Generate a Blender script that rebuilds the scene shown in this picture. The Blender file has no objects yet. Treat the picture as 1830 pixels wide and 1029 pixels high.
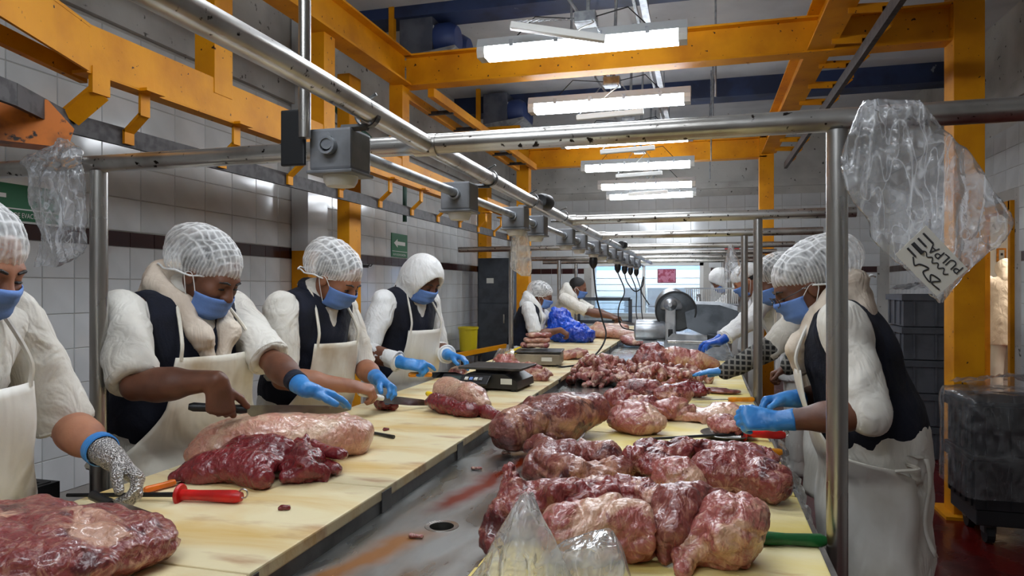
import bpy, bmesh, math, random
import numpy as np
from mathutils import Vector, Matrix, Euler
R = math.radians
random.seed(7); RNG = np.random.default_rng(11)
scn = bpy.context.scene
col = scn.collection

# ------------------------------------------------------------------ camera, world, exposure
CAM_Z = 1.42; FPX = 1240.0; YAW = R(15.33); HOR = 515.0
cs, sn = math.cos(YAW), math.sin(YAW)
cam_data = bpy.data.cameras.new('camera'); cam = bpy.data.objects.new('camera', cam_data); col.objects.link(cam)
cam.location = (0, 0, CAM_Z); cam.rotation_euler = (R(90), 0, YAW)
cam_data.sensor_width = 36.0; cam_data.lens = 36.0 * FPX / 1830.0
cam_data.clip_start = 0.02; cam_data.clip_end = 100
scn.camera = cam
world = bpy.data.worlds.new('world'); scn.world = world; world.use_nodes = True
world.node_tree.nodes['Background'].inputs[0].default_value = (0.8, 0.88, 1.0, 1)
world.node_tree.nodes['Background'].inputs[1].default_value = 0.25
scn.view_settings.view_transform = 'Standard'; scn.view_settings.look = 'None'
scn.view_settings.gamma = 1.0; scn.view_settings.use_curve_mapping = False
scn.view_settings.exposure = 0.0
LAMP = 32.0          # strength of the fluorescent tubes
scn.cycles.max_bounces = 10; scn.cycles.transparent_max_bounces = 16
scn.cycles.caustics_reflective = False; scn.cycles.caustics_refractive = False
scn.cycles.sample_clamp_indirect = 6.0

# ------------------------------------------------------------------ measuring helpers (photo 1830 x 1029)
def ray(px, py): return (px - 915.0) / FPX, (HOR - py) / FPX
def dep(px, py, d):
    r, u = ray(px, py); return Vector((d * (r * cs - sn), d * (cs + r * sn), CAM_Z + u * d))
def atz(px, py, z):
    r, u = ray(px, py); return dep(px, py, (z - CAM_Z) / u)
def atx(px, py, X):
    r, u = ray(px, py); return dep(px, py, X / (r * cs - sn))
def aty(px, py, Y):
    r, u = ray(px, py); return dep(px, py, Y / (cs + r * sn))

# ------------------------------------------------------------------ materials
MATS = {}
def lin(c):
    return tuple(((v / 255) / 12.92 if v / 255 <= .04045 else ((v / 255 + .055) / 1.055) ** 2.4) for v in c)
def mat(name, c, rough=.5, metal=0., c2=None, ns=8., lo=.45, hi=.6, bump=0., bs=60., det=4., spec=.5,
        c3=None, ns3=30., lo3=.6, hi3=.66, coat=0., sub=0., rand=0., stretch=None, dist=0., rough2=None, sheen=0., fold=0., fs=11.):
    """procedural surface: base colour, patches of c2 (noise), spots of c3, bump relief"""
    m = bpy.data.materials.new(name); m.use_nodes = True
    nt = m.node_tree; N = nt.nodes; L = nt.links; b = N['Principled BSDF']
    b.inputs['Roughness'].default_value = rough; b.inputs['Metallic'].default_value = metal
    b.inputs['Specular IOR Level'].default_value = spec
    if coat: b.inputs['Coat Weight'].default_value = coat; b.inputs['Coat Roughness'].default_value = .13
    if sub:
        b.inputs['Subsurface Weight'].default_value = sub; b.inputs['Subsurface Radius'].default_value = (.012, .004, .002)
    if sheen: b.inputs['Sheen Weight'].default_value = sheen
    cl = (*lin(c), 1)
    b.inputs['Base Color'].default_value = cl
    tc = N.new('ShaderNodeTexCoord'); vec = tc.outputs['Object']
    if stretch:
        mp = N.new('ShaderNodeMapping'); mp.inputs['Scale'].default_value = stretch
        L.new(vec, mp.inputs['Vector']); vec = mp.outputs['Vector']
    out = None
    def noise(scale, detail=4., d=0.):
        n = N.new('ShaderNodeTexNoise'); n.inputs['Scale'].default_value = scale
        n.inputs['Detail'].default_value = detail; n.inputs['Distortion'].default_value = d
        L.new(vec, n.inputs['Vector']); return n.outputs['Fac']
    def ramp(f, a, z):
        r = N.new('ShaderNodeMapRange'); r.inputs['From Min'].default_value = a; r.inputs['From Max'].default_value = z
        L.new(f, r.inputs['Value']); return r.outputs['Result']
    def mix(f, a, z):
        x = N.new('ShaderNodeMix'); x.data_type = 'RGBA'
        L.new(f, x.inputs['Factor'])
        if isinstance(a, tuple): x.inputs['A'].default_value = a
        else: L.new(a, x.inputs['A'])
        x.inputs['B'].default_value = z
        return x.outputs['Result']
    cur = cl
    if c2 is not None:
        f = ramp(noise(ns, det, dist), lo, hi); cur = mix(f, cur, (*lin(c2), 1))
        if rough2 is not None:
            mr = N.new('ShaderNodeMapRange'); mr.inputs['To Min'].default_value = rough; mr.inputs['To Max'].default_value = rough2
            L.new(f, mr.inputs['Value']); L.new(mr.outputs['Result'], b.inputs['Roughness'])
    if c3 is not None: cur = mix(ramp(noise(ns3, 5.), lo3, hi3), cur, (*lin(c3), 1))
    if rand:
        oi = N.new('ShaderNodeObjectInfo'); hs = N.new('ShaderNodeHueSaturation')
        mr = N.new('ShaderNodeMapRange'); mr.inputs['To Min'].default_value = 1 - rand; mr.inputs['To Max'].default_value = 1 + rand
        L.new(oi.outputs['Random'], mr.inputs['Value']); L.new(mr.outputs['Result'], hs.inputs['Value'])
        if isinstance(cur, tuple): hs.inputs['Color'].default_value = cur
        else: L.new(cur, hs.inputs['Color'])
        cur = hs.outputs['Color']
    if not isinstance(cur, tuple): L.new(cur, b.inputs['Base Color'])
    if fold:      # broad cloth folds under the weave
        fn = N.new('ShaderNodeTexNoise'); fn.inputs['Scale'].default_value = fs; fn.inputs['Detail'].default_value = 2.; fn.inputs['Distortion'].default_value = 2.2
        fm = N.new('ShaderNodeMapping'); fm.inputs['Scale'].default_value = (1, 1, .55); fm.inputs['Rotation'].default_value = (.4, .5, .2)
        L.new(tc.outputs['Object'], fm.inputs['Vector']); L.new(fm.outputs['Vector'], fn.inputs['Vector'])
        fb = N.new('ShaderNodeBump'); fb.inputs['Strength'].default_value = fold; fb.inputs['Distance'].default_value = .035
        L.new(fn.outputs['Fac'], fb.inputs['Height']); L.new(fb.outputs['Normal'], b.inputs['Normal'])
    if bump:
        bp = N.new('ShaderNodeBump'); bp.inputs['Strength'].default_value = bump; bp.inputs['Distance'].default_value = .01
        L.new(noise(bs, 5.), bp.inputs['Height']); L.new(bp.outputs['Normal'], b.inputs['Normal'])
        if fold: L.new(fb.outputs['Normal'], bp.inputs['Normal'])
    m['vec'] = 0
    MATS[name] = m
    return m
def emis(name, c, s):
    m = bpy.data.materials.new(name); m.use_nodes = True; b = m.node_tree.nodes['Principled BSDF']
    b.inputs['Base Color'].default_value = (.9, .9, .9, 1)
    b.inputs['Emission Color'].default_value = (*lin(c), 1); b.inputs['Emission Strength'].default_value = s
    MATS[name] = m; return m
def film(name, tint=(235, 238, 242), dens=.16, rough=.12, bs=28., bump=.6, dens2=None, crease=.4):
    """thin clear plastic film: mostly see-through, milky where creased, glossy"""
    m = bpy.data.materials.new(name); m.use_nodes = True; nt = m.node_tree; N = nt.nodes; L = nt.links
    N.remove(N['Principled BSDF']); out = N['Material Output']
    tr = N.new('ShaderNodeBsdfTransparent'); tr.inputs[0].default_value = (.97, .97, .975, 1)
    df = N.new('ShaderNodeBsdfTranslucent'); df.inputs[0].default_value = (*lin(tint), 1)
    d2 = N.new('ShaderNodeBsdfDiffuse'); d2.inputs[0].default_value = (*lin(tint), 1)
    dd = N.new('ShaderNodeMixShader'); dd.inputs[0].default_value = .5; L.new(df.outputs[0], dd.inputs[1]); L.new(d2.outputs[0], dd.inputs[2])
    gl = N.new('ShaderNodeBsdfGlossy'); gl.inputs['Roughness'].default_value = rough
    tc = N.new('ShaderNodeTexCoord'); nz = N.new('ShaderNodeTexNoise'); nz.inputs['Scale'].default_value = bs
    nz.inputs['Detail'].default_value = 3; nz.inputs['Distortion'].default_value = 1.2
    L.new(tc.outputs['Object'], nz.inputs['Vector'])
    bp = N.new('ShaderNodeBump'); bp.inputs['Strength'].default_value = bump; bp.inputs['Distance'].default_value = .012
    L.new(nz.outputs['Fac'], bp.inputs['Height'])
    for s in (gl, df, d2): L.new(bp.outputs['Normal'], s.inputs['Normal'])
    mr = N.new('ShaderNodeMapRange'); mr.inputs['From Min'].default_value = .42; mr.inputs['From Max'].default_value = .72
    mr.inputs['To Min'].default_value = dens * .45; mr.inputs['To Max'].default_value = dens2 or dens * 2.2
    L.new(nz.outputs['Fac'], mr.inputs['Value'])
    cr = None                                     # thin white creases
    for sc_, st in ((6., (2.6, 2.6, .38)), (11., (2., 2., .5))):
        mp = N.new('ShaderNodeMapping'); mp.inputs['Scale'].default_value = st; mp.inputs['Rotation'].default_value = (.3, .35, 0); L.new(tc.outputs['Object'], mp.inputs['Vector'])
        nn = N.new('ShaderNodeTexNoise'); nn.inputs['Scale'].default_value = sc_; nn.inputs['Detail'].default_value = 1.; nn.inputs['Distortion'].default_value = .15; L.new(mp.outputs['Vector'], nn.inputs['Vector'])
        q1 = N.new('ShaderNodeMath'); q1.operation = 'SUBTRACT'; q1.inputs[1].default_value = .5; L.new(nn.outputs['Fac'], q1.inputs[0]); q2 = N.new('ShaderNodeMath'); q2.operation = 'ABSOLUTE'; L.new(q1.outputs[0], q2.inputs[0])
        q3 = N.new('ShaderNodeMapRange'); q3.inputs['From Min'].default_value = .02; q3.inputs['From Max'].default_value = 0.; q3.inputs['To Max'].default_value = crease; L.new(q2.outputs[0], q3.inputs['Value'])
        ad = N.new('ShaderNodeMath'); ad.operation = 'ADD'; ad.use_clamp = True; L.new(q3.outputs['Result'], ad.inputs[0]); L.new(cr or mr.outputs['Result'], ad.inputs[1]); cr = ad.outputs[0]
    m1 = N.new('ShaderNodeMixShader'); L.new(cr, m1.inputs[0]); L.new(tr.outputs[0], m1.inputs[1]); L.new(dd.outputs[0], m1.inputs[2])
    fr = N.new('ShaderNodeFresnel'); fr.inputs['IOR'].default_value = 1.42; L.new(bp.outputs['Normal'], fr.inputs['Normal'])
    mm = N.new('ShaderNodeMath'); mm.operation = 'MULTIPLY_ADD'; mm.inputs[1].default_value = .6; mm.inputs[2].default_value = .03
    L.new(fr.outputs[0], mm.inputs[0])
    mm.use_clamp = True
    m2 = N.new('ShaderNodeMixShader'); L.new(mm.outputs[0], m2.inputs[0]); L.new(m1.outputs[0], m2.inputs[1]); L.new(gl.outputs[0], m2.inputs[2])
    L.new(m2.outputs[0], out.inputs[0]); MATS[name] = m; return m

# ------------------------------------------------------------------ mesh helpers
def tag(o, label=None, cat=None, group=None, kind=None):
    if label: o['label'] = label
    if cat: o['category'] = cat
    if group: o['group'] = group
    if kind: o['kind'] = kind
    return o
def rootloc(o):
    while o.parent: o = o.parent
    return np.array(o.location)
def finish(name, V, F, m, parent=None, smooth=False, local=False, sharp=None):
    V = np.asarray(V, float).reshape(-1, 3)
    me = bpy.data.meshes.new(name)
    if local: off = np.zeros(3)
    elif parent is not None: off = rootloc(parent)
    else: off = np.array(((V[:, 0].min() + V[:, 0].max()) / 2, (V[:, 1].min() + V[:, 1].max()) / 2, V[:, 2].min()))
    if isinstance(F, np.ndarray) and F.ndim == 2:
        n, k = F.shape
        me.vertices.add(len(V)); me.vertices.foreach_set('co', (V - off).astype(np.float32).ravel())
        me.loops.add(n * k); me.loops.foreach_set('vertex_index', F.astype(np.int32).ravel())
        me.polygons.add(n); me.polygons.foreach_set('loop_start', (np.arange(n) * k).astype(np.int32))
        me.update(calc_edges=True)
    else:
        me.from_pydata([tuple(v) for v in (V - off)], [], [tuple(int(i) for i in f) for f in F]); me.update()
    if smooth:
        me.polygons.foreach_set('use_smooth', np.ones(len(me.polygons), dtype=bool))
        if sharp: me.set_sharp_from_angle(angle=R(sharp))
    me.materials.append(m if not isinstance(m, str) else MATS[m])
    o = bpy.data.objects.new(name, me); col.objects.link(o)
    if parent is not None: o.parent = parent
    elif not local: o.location = off
    return o
def empty(name, loc, label=None, cat=None, group=None, kind=None):
    o = bpy.data.objects.new(name, None); col.objects.link(o); o.location = loc; o.empty_display_size = .05
    return tag(o, label, cat, group, kind)
def copy_tree(o, parent=None):
    c = o.copy(); col.objects.link(c); c.parent = parent
    for ch in list(o.children): copy_tree(ch, c)
    return c
def frame_from(d, up=(0, 0, 1)):
    z = Vector(d).normalized(); u = Vector(up)
    if abs(z.dot(u.normalized())) > .98: u = Vector((1, 0, 0)) if abs(z.x) < .9 else Vector((0, 1, 0))
    x = u.cross(z).normalized(); y = z.cross(x)
    return x, y, z
class MB:
    def __init__(s): s.V = []; s.F = []
    def add(s, V, F):
        n = len(s.V); s.V += [tuple(v) for v in V]; s.F += [tuple(i + n for i in f) for f in F]; return s
    def box(s, c, size, rot=None, ch=0.):
        hx, hy, hz = size[0] / 2, size[1] / 2, size[2] / 2
        if ch <= 0:
            V = [(x * hx, y * hy, z * hz) for z in (-1, 1) for y in (-1, 1) for x in (-1, 1)]
            F = [(0, 2, 3, 1), (4, 5, 7, 6), (0, 1, 5, 4), (2, 6, 7, 3), (0, 4, 6, 2), (1, 3, 7, 5)]
        else:
            bm = bmesh.new(); bmesh.ops.create_cube(bm, size=1.0)
            for v in bm.verts: v.co = Vector((v.co.x * size[0], v.co.y * size[1], v.co.z * size[2]))
            bmesh.ops.bevel(bm, geom=list(bm.edges), offset=ch, segments=2, affect='EDGES', profile=.6)
            bm.verts.index_update(); V = [tuple(v.co) for v in bm.verts]; F = [tuple(v.index for v in f.verts) for f in bm.faces]; bm.free()
        if rot is not None:
            Mx = rot.to_matrix() if hasattr(rot, 'to_matrix') else rot
            V = [tuple(Mx @ Vector(v)) for v in V]
        c = Vector(c); return s.add([tuple(Vector(v) + c) for v in V], F)
    def bb(s, x0, x1, y0, y1, z0, z1, ch=0.):
        return s.box(((x0 + x1) / 2, (y0 + y1) / 2, (z0 + z1) / 2), (abs(x1 - x0), abs(y1 - y0), abs(z1 - z0)), ch=ch)
    def bar(s, a, b, w, h, up=(0, 0, 1), ch=0.):
        a, b = Vector(a), Vector(b); x, y, z = frame_from(b - a, up)
        Mx = Matrix((x, y, z)).transposed()
        return s.box((a + b) / 2, (w, h, (b - a).length), Mx, ch)
    def tube(s, pts, r, n=10, caps=True):
        pts = [Vector(p) for p in pts]; rs = r if isinstance(r, (list, tuple)) else [r] * len(pts)
        V = []; F = []; px = None
        for i, p in enumerate(pts):
            d = (pts[min(i + 1, len(pts) - 1)] - pts[max(i - 1, 0)])
            if d.length < 1e-9: d = Vector((0, 0, 1))
            x, y, z = frame_from(d)
            if px is not None:
                x = (px - z * px.dot(z))
                if x.length < 1e-6: x, y, z = frame_from(d)
                x.normalize(); y = z.cross(x)
            px = x
            for k in range(n):
                a = 2 * math.pi * k / n; V.append(tuple(p + (x * math.cos(a) + y * math.sin(a)) * rs[i]))
        for i in range(len(pts) - 1):
            for k in range(n):
                F.append((i * n + k, i * n + (k + 1) % n, (i + 1) * n + (k + 1) % n, (i + 1) * n + k))
        if caps: F.append(tuple(range(n))[::-1]); F.append(tuple(range((len(pts) - 1) * n, len(pts) * n)))
        return s.add(V, F)
    def lathe(s, prof, n=20, loc=(0, 0, 0), axis=(0, 0, 1)):
        x, y, z = frame_from(axis); loc = Vector(loc); V = []; F = []
        for (r, h) in prof:
            for k in range(n):
                a = 2 * math.pi * k / n; V.append(tuple(loc + x * (r * math.cos(a)) + y * (r * math.sin(a)) + z * h))
        for i in range(len(prof) - 1):
            for k in range(n): F.append((i * n + k, i * n + (k + 1) % n, (i + 1) * n + (k + 1) % n, (i + 1) * n + k))
        if prof[0][0] > 1e-6 and prof[-1][0] > 1e-6:          # a ring: close the section
            m = (len(prof) - 1) * n
            for k in range(n): F.append((m + k, m + (k + 1) % n, (k + 1) % n, k))
        return s.add(V, F)
    def prism(s, poly, a, b, org=(0, 0, 0), X=(1, 0, 0), Y=(0, 1, 0)):
        """2D outline extruded from a to b along X x Y"""
        X, Y = Vector(X), Vector(Y); Z = X.cross(Y); o = Vector(org); n = len(poly)
        V = [tuple(o + X * p[0] + Y * p[1] + Z * h) for h in (a, b) for p in poly]
        F = [tuple(range(n))[::-1], tuple(range(n, 2 * n))] + [(i, (i + 1) % n, n + (i + 1) % n, n + i) for i in range(n)]
        return s.add(V, F)
    def sphere(s, c, r, n=10, m=8):
        rr = r if isinstance(r, (tuple, list)) else (r, r, r); V = [];F = []
        for i in range(m + 1):
            t = math.pi * i / m
            for k in range(n):
                a = 2 * math.pi * k / n
                V.append((c[0] + rr[0] * math.sin(t) * math.cos(a), c[1] + rr[1] * math.sin(t) * math.sin(a), c[2] + rr[2] * math.cos(t)))
        for i in range(m):
            for k in range(n): F.append((i * n + k, (i + 1) * n + k, (i + 1) * n + (k + 1) % n, i * n + (k + 1) % n))
        return s.add(V, F)
    def build(s, name, m, parent=None, smooth=False, local=False, sharp=40):
        return finish(name, s.V, s.F, m, parent, smooth, local, sharp if smooth else None)
def spline(pts, k=8):
    """Catmull-Rom through points"""
    P = [Vector(p) for p in pts]; P = [P[0] * 2 - P[1]] + P + [P[-1] * 2 - P[-2]]; out = []
    for i in range(1, len(P) - 2):
        for j in range(k):
            t = j / k; a, b, c, d = P[i - 1], P[i], P[i + 1], P[i + 2]
            out.append(.5 * ((2 * b) + (c - a) * t + (2 * a - 5 * b + 4 * c - d) * t * t + (3 * b - a - 3 * c + d) * t ** 3))
    out.append(P[-2]); return out

# ---- smooth lattice noise, vectorised
_LAT = RNG.random((64, 64, 64))
def vnoise(P, scale, seed=0):
    q = np.asarray(P) * scale + seed * 13.37 + 100.0
    i = np.floor(q).astype(int); f = q - i; f = f * f * (3 - 2 * f); i0 = i % 64; i1 = (i + 1) % 64
    def g(a, b, c): return _LAT[a, b, c]
    x0, y0, z0 = i0.T; x1, y1, z1 = i1.T; fx, fy, fz = f.T
    c00 = g(x0, y0, z0) * (1 - fx) + g(x1, y0, z0) * fx; c10 = g(x0, y1, z0) * (1 - fx) + g(x1, y1, z0) * fx
    c01 = g(x0, y0, z1) * (1 - fx) + g(x1, y0, z1) * fx; c11 = g(x0, y1, z1) * (1 - fx) + g(x1, y1, z1) * fx
    return ((c00 * (1 - fy) + c10 * fy) * (1 - fz) + (c01 * (1 - fy) + c11 * fy) * fz) * 2 - 1
def fbm(P, scale, seed=0, o=3):
    s = 0; a = 1.
    for k in range(o): s = s + a * vnoise(P, scale * 2 ** k, seed + k * 3); a *= .5
    return s
# ---- signed distance modelling, meshed with surface nets
class SDF:
    """list of soft-blended tapered capsules, ellipsoids and boxes -> one continuous surface"""
    def __init__(s): s.ops = []
    def cap(s, a, b, ra, rb=None, k=.02, sq=None, op='u'):
        a, b = np.array(a, float), np.array(b, float); rb = ra if rb is None else rb; m = max(ra, rb) + .001
        if sq: m *= max(1., sq[1])
        s.ops.append(('cap', np.minimum(a, b) - m, np.maximum(a, b) + m, k, op, (a, b, ra, rb, sq))); return s
    def chain(s, pts, rs, k=.02, sq=None, op='u'):
        for i in range(len(pts) - 1): s.cap(pts[i], pts[i + 1], rs[i], rs[i + 1], k, sq, op)
        return s
    def ell(s, c, r, M=None, k=.02, op='u'):
        c = np.array(c, float); r = np.array(r, float); M = np.eye(3) if M is None else np.array(M, float)
        e = np.sqrt(((M * r) ** 2).sum(1)); s.ops.append(('ell', c - e, c + e, k, op, (c, r, M))); return s
    def box(s, c, hs, M=None, rad=.01, k=.01, op='u'):
        c = np.array(c, float); hs = np.array(hs, float); M = np.eye(3) if M is None else np.array(M, float)
        e = (np.abs(M) * hs).sum(1); s.ops.append(('box', c - e, c + e, k, op, (c, hs, M, rad))); return s
    def half(s, p, n, k=.004):      # keeps the side the normal points away from
        n = np.array(n, float); s.ops.append(('half', None, None, k, 'h', (np.array(p, float), n / np.linalg.norm(n)))); return s
    def val(s, kind, P, d):
        if kind == 'cap':
            a, b, ra, rb, sq = d
            if sq is not None:
                u = np.array(sq[0], float); u /= np.linalg.norm(u); f = 1 / sq[1] - 1
                P = P + ((P - a) @ u)[:, None] * u * f; b = a + (b - a) + ((b - a) @ u) * u * f
            ab = b - a; L = ab @ ab
            t = np.clip(((P - a) @ ab) / L, 0, 1) if L > 1e-12 else np.zeros(len(P))
            return np.linalg.norm(P - a - t[:, None] * ab, axis=1) - (ra + (rb - ra) * t)
        if kind == 'ell':
            c, r, M = d; q = (P - c) @ M; k0 = np.linalg.norm(q / r, axis=1); k1 = np.linalg.norm(q / (r * r), axis=1)
            return k0 * (k0 - 1) / np.maximum(k1, 1e-6)
        if kind == 'box':
            c, hs, M, rad = d; q = np.abs((P - c) @ M) - hs + rad
            return np.linalg.norm(np.maximum(q, 0), axis=1) + np.minimum(q.max(1), 0) - rad
        p, n = d; return (P - p) @ n
    def mesh(s, h, pad=.01, lo=None, hi=None):
        us = [o for o in s.ops if o[4] == 'u']
        L = np.min([o[1] for o in us], 0) - pad - 2 * h; H = np.max([o[2] for o in us], 0) + pad + 2 * h
        if lo is not None: L = np.maximum(L, lo)
        if hi is not None: H = np.minimum(H, hi)
        n = np.maximum(np.ceil((H - L) / h).astype(int) + 1, 4)
        ax = [L[i] + h * np.arange(n[i]) for i in range(3)]
        F = np.full(tuple(n), .5)
        for kind, bl, bh, k, op, d in s.ops:
            if kind == 'half': sl = tuple(slice(0, n[i]) for i in range(3))
            else:
                mg = k * 1.1 + 2.5 * h
                i0 = np.clip(np.floor((bl - mg - L) / h).astype(int), 0, n); i1 = np.clip(np.ceil((bh + mg - L) / h).astype(int) + 1, 0, n)
                if (i1 <= i0).any(): continue
                sl = tuple(slice(i0[i], i1[i]) for i in range(3))
            G = np.stack(np.meshgrid(*[ax[i][sl[i]] for i in range(3)], indexing='ij'), -1); sh = G.shape[:3]
            v = s.val(kind, G.reshape(-1, 3), d).reshape(sh); f = F[sl]
            if op == 'u':
                if k > 0:
                    e = np.maximum(k - np.abs(f - v), 0) / k; F[sl] = np.minimum(f, v) - e * e * k * .25
                else: F[sl] = np.minimum(f, v)
            else:
                if op == 's': v = -v
                e = np.maximum(k - np.abs(f - v), 0) / max(k, 1e-9); F[sl] = np.maximum(f, v) + e * e * k * .25
        return snets(F, L, h)
def snets(F, L, h):
    S = F < 0; n = np.array(F.shape)
    c = np.zeros(tuple(n - 1), int)
    for dx in (0, 1):
        for dy in (0, 1):
            for dz in (0, 1): c += S[dx:n[0] - 1 + dx, dy:n[1] - 1 + dy, dz:n[2] - 1 + dz]
    act = (c > 0) & (c < 8); idx = -np.ones(tuple(n - 1), int); ii = np.argwhere(act); idx[act] = np.arange(len(ii))
    acc = np.zeros((len(ii), 3)); cnt = np.zeros(len(ii))
    co = [np.array(o) for o in ((0,0,0),(1,0,0),(0,1,0),(1,1,0),(0,0,1),(1,0,1),(0,1,1),(1,1,1))]
    for a in range(8):
        for b in range(a + 1, 8):
            if np.abs(co[a] - co[b]).sum() != 1: continue
            fa = F[tuple((ii + co[a]).T)]; fb = F[tuple((ii + co[b]).T)]; x = (fa < 0) != (fb < 0)
            t = np.where(x, fa / np.where(x, fa - fb, 1), 0)
            acc += np.where(x[:, None], co[a] + t[:, None] * (co[b] - co[a]), 0); cnt += x
    V = L + h * (ii + acc / cnt[:, None]); faces = []
    for d in range(3):
        u, v = (d + 1) % 3, (d + 2) % 3
        sl0 = [slice(None)] * 3; sl1 = [slice(None)] * 3; sl0[d] = slice(0, n[d] - 1); sl1[d] = slice(1, n[d])
        A = S[tuple(sl0)]; B = S[tuple(sl1)]; E = np.argwhere(A != B)
        ok = (E[:, u] > 0) & (E[:, v] > 0) & (E[:, u] < n[u] - 1) & (E[:, v] < n[v] - 1); E = E[ok]
        if not len(E): continue
        flip = ~A[tuple(E.T)]
        q = []
        for du, dv in ((-1, -1), (0, -1), (0, 0), (-1, 0)):
            e = E.copy(); e[:, u] += du; e[:, v] += dv; q.append(idx[tuple(e.T)])
        q = np.stack(q, 1); q[flip] = q[flip][:, ::-1]; faces.append(q)
    return V, (np.concatenate(faces) if faces else np.zeros((0, 4), int))
def vnormals(V, F):
    a = V[F[:, 2]] - V[F[:, 0]]; b = V[F[:, 3 % F.shape[1]]] - V[F[:, 1]]; fn = np.cross(a, b); N = np.zeros_like(V)
    for k in range(F.shape[1]): np.add.at(N, F[:, k], fn)
    return N / np.maximum(np.linalg.norm(N, axis=1), 1e-12)[:, None]
def relax(V, F, it=1, w=.5):
    """even out the surface: move each vertex toward the mean of its neighbours"""
    for _ in range(it):
        S = np.zeros_like(V); c = np.zeros(len(V))
        for k in range(4):
            for j in (1, 3): np.add.at(S, F[:, k], V[F[:, (k + j) % 4]]); np.add.at(c, F[:, k], 1)
        V = V * (1 - w) + w * S / np.maximum(c, 1)[:, None]
    return V
def grid_mesh(fn, nu, nv):
    V = [fn(i / (nu - 1), j / (nv - 1)) for j in range(nv) for i in range(nu)]
    F = [(j * nu + i, j * nu + i + 1, (j + 1) * nu + i + 1, (j + 1) * nu + i) for j in range(nv - 1) for i in range(nu - 1)]
    return np.array([tuple(v) for v in V], float), np.array(F)
def solid(o, t, off=0.):
    m = o.modifiers.new('thickness', 'SOLIDIFY'); m.thickness = t; m.offset = off; return o

# ------------------------------------------------------------------ surfaces
mat('tile_white', (212, 214, 214), .12, c2=(198, 200, 200), ns=3., lo=.4, hi=.7, rand=.04, bump=.04, bs=6.)
mat('grout', (168, 166, 162), .8)
mat('tile_brown', (58, 30, 30), .2, rand=.15)
mat('plaster', (188, 186, 180), .85, c2=(160, 156, 150), ns=2.2, lo=.4, hi=.7, c3=(70, 66, 60), ns3=18., lo3=.66, hi3=.72, bump=.2, bs=40.)
mat('ceiling_paint', (205, 207, 210), .8, c2=(180, 183, 188), ns=1.6, lo=.4, hi=.7, c3=(95, 92, 90), ns3=14., lo3=.7, hi3=.74)
mat('blue_paint', (38, 54, 92), .6, c2=(28, 38, 66), ns=3., c3=(120, 125, 135), ns3=9., lo3=.7, hi3=.73)
mat('floor_red', (92, 20, 18), .16, c2=(58, 14, 13), ns=3.5, lo=.4, hi=.7, bump=.08, bs=70., rough2=.4)
mat('yellow_paint', (216, 144, 6), .55, spec=.25, c2=(188, 116, 4), ns=4., lo=.42, hi=.72, c3=(60, 36, 14), ns3=34., lo3=.685, hi3=.71, bump=.08, bs=50.)
mat('orange_paint', (206, 112, 20), .5, c2=(120, 66, 18), ns=9., lo=.45, hi=.7, c3=(30, 22, 16), ns3=26., lo3=.62, hi3=.68)
mat('dark_iron', (62, 58, 58), .55, .4, c2=(40, 36, 36), ns=20.)
mat('steel', (186, 184, 180), .27, 1., c2=(150, 148, 146), ns=5., stretch=(1, 1, .25), rough2=.38)
mat('pipe_steel', (188, 186, 182), .3, .95, c2=(158, 154, 148), ns=6., c3=(40, 33, 28), ns3=46., lo3=.635, hi3=.68)
mat('steel_dark', (92, 92, 92), .4, .8, c2=(66, 66, 66), ns=9.)
mat('box_grey', (124, 126, 130), .5, c2=(108, 110, 114), ns=12.)
mat('black_plastic', (22, 23, 26), .45)
mat('rubber', (16, 16, 18), .6)
mat('white_plastic', (222, 222, 218), .4)
mat('lamp_body', (188, 192, 194), .45)
mat('galvanised', (168, 172, 176), .4, .6, c2=(140, 144, 150), ns=18.)
mat('green_paint', (16, 74, 58), .4)
mat('sign_green', (12, 104, 62), .4)
mat('white', (236, 236, 232), .5)
mat('cabinet_grey', (70, 76, 84), .5, .2, c2=(58, 62, 70), ns=5.)
mat('cream', (238, 236, 226), .6)
emis('tube_light', (240, 247, 255), LAMP)
emis('tube_warm', (255, 244, 226), LAMP)
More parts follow.
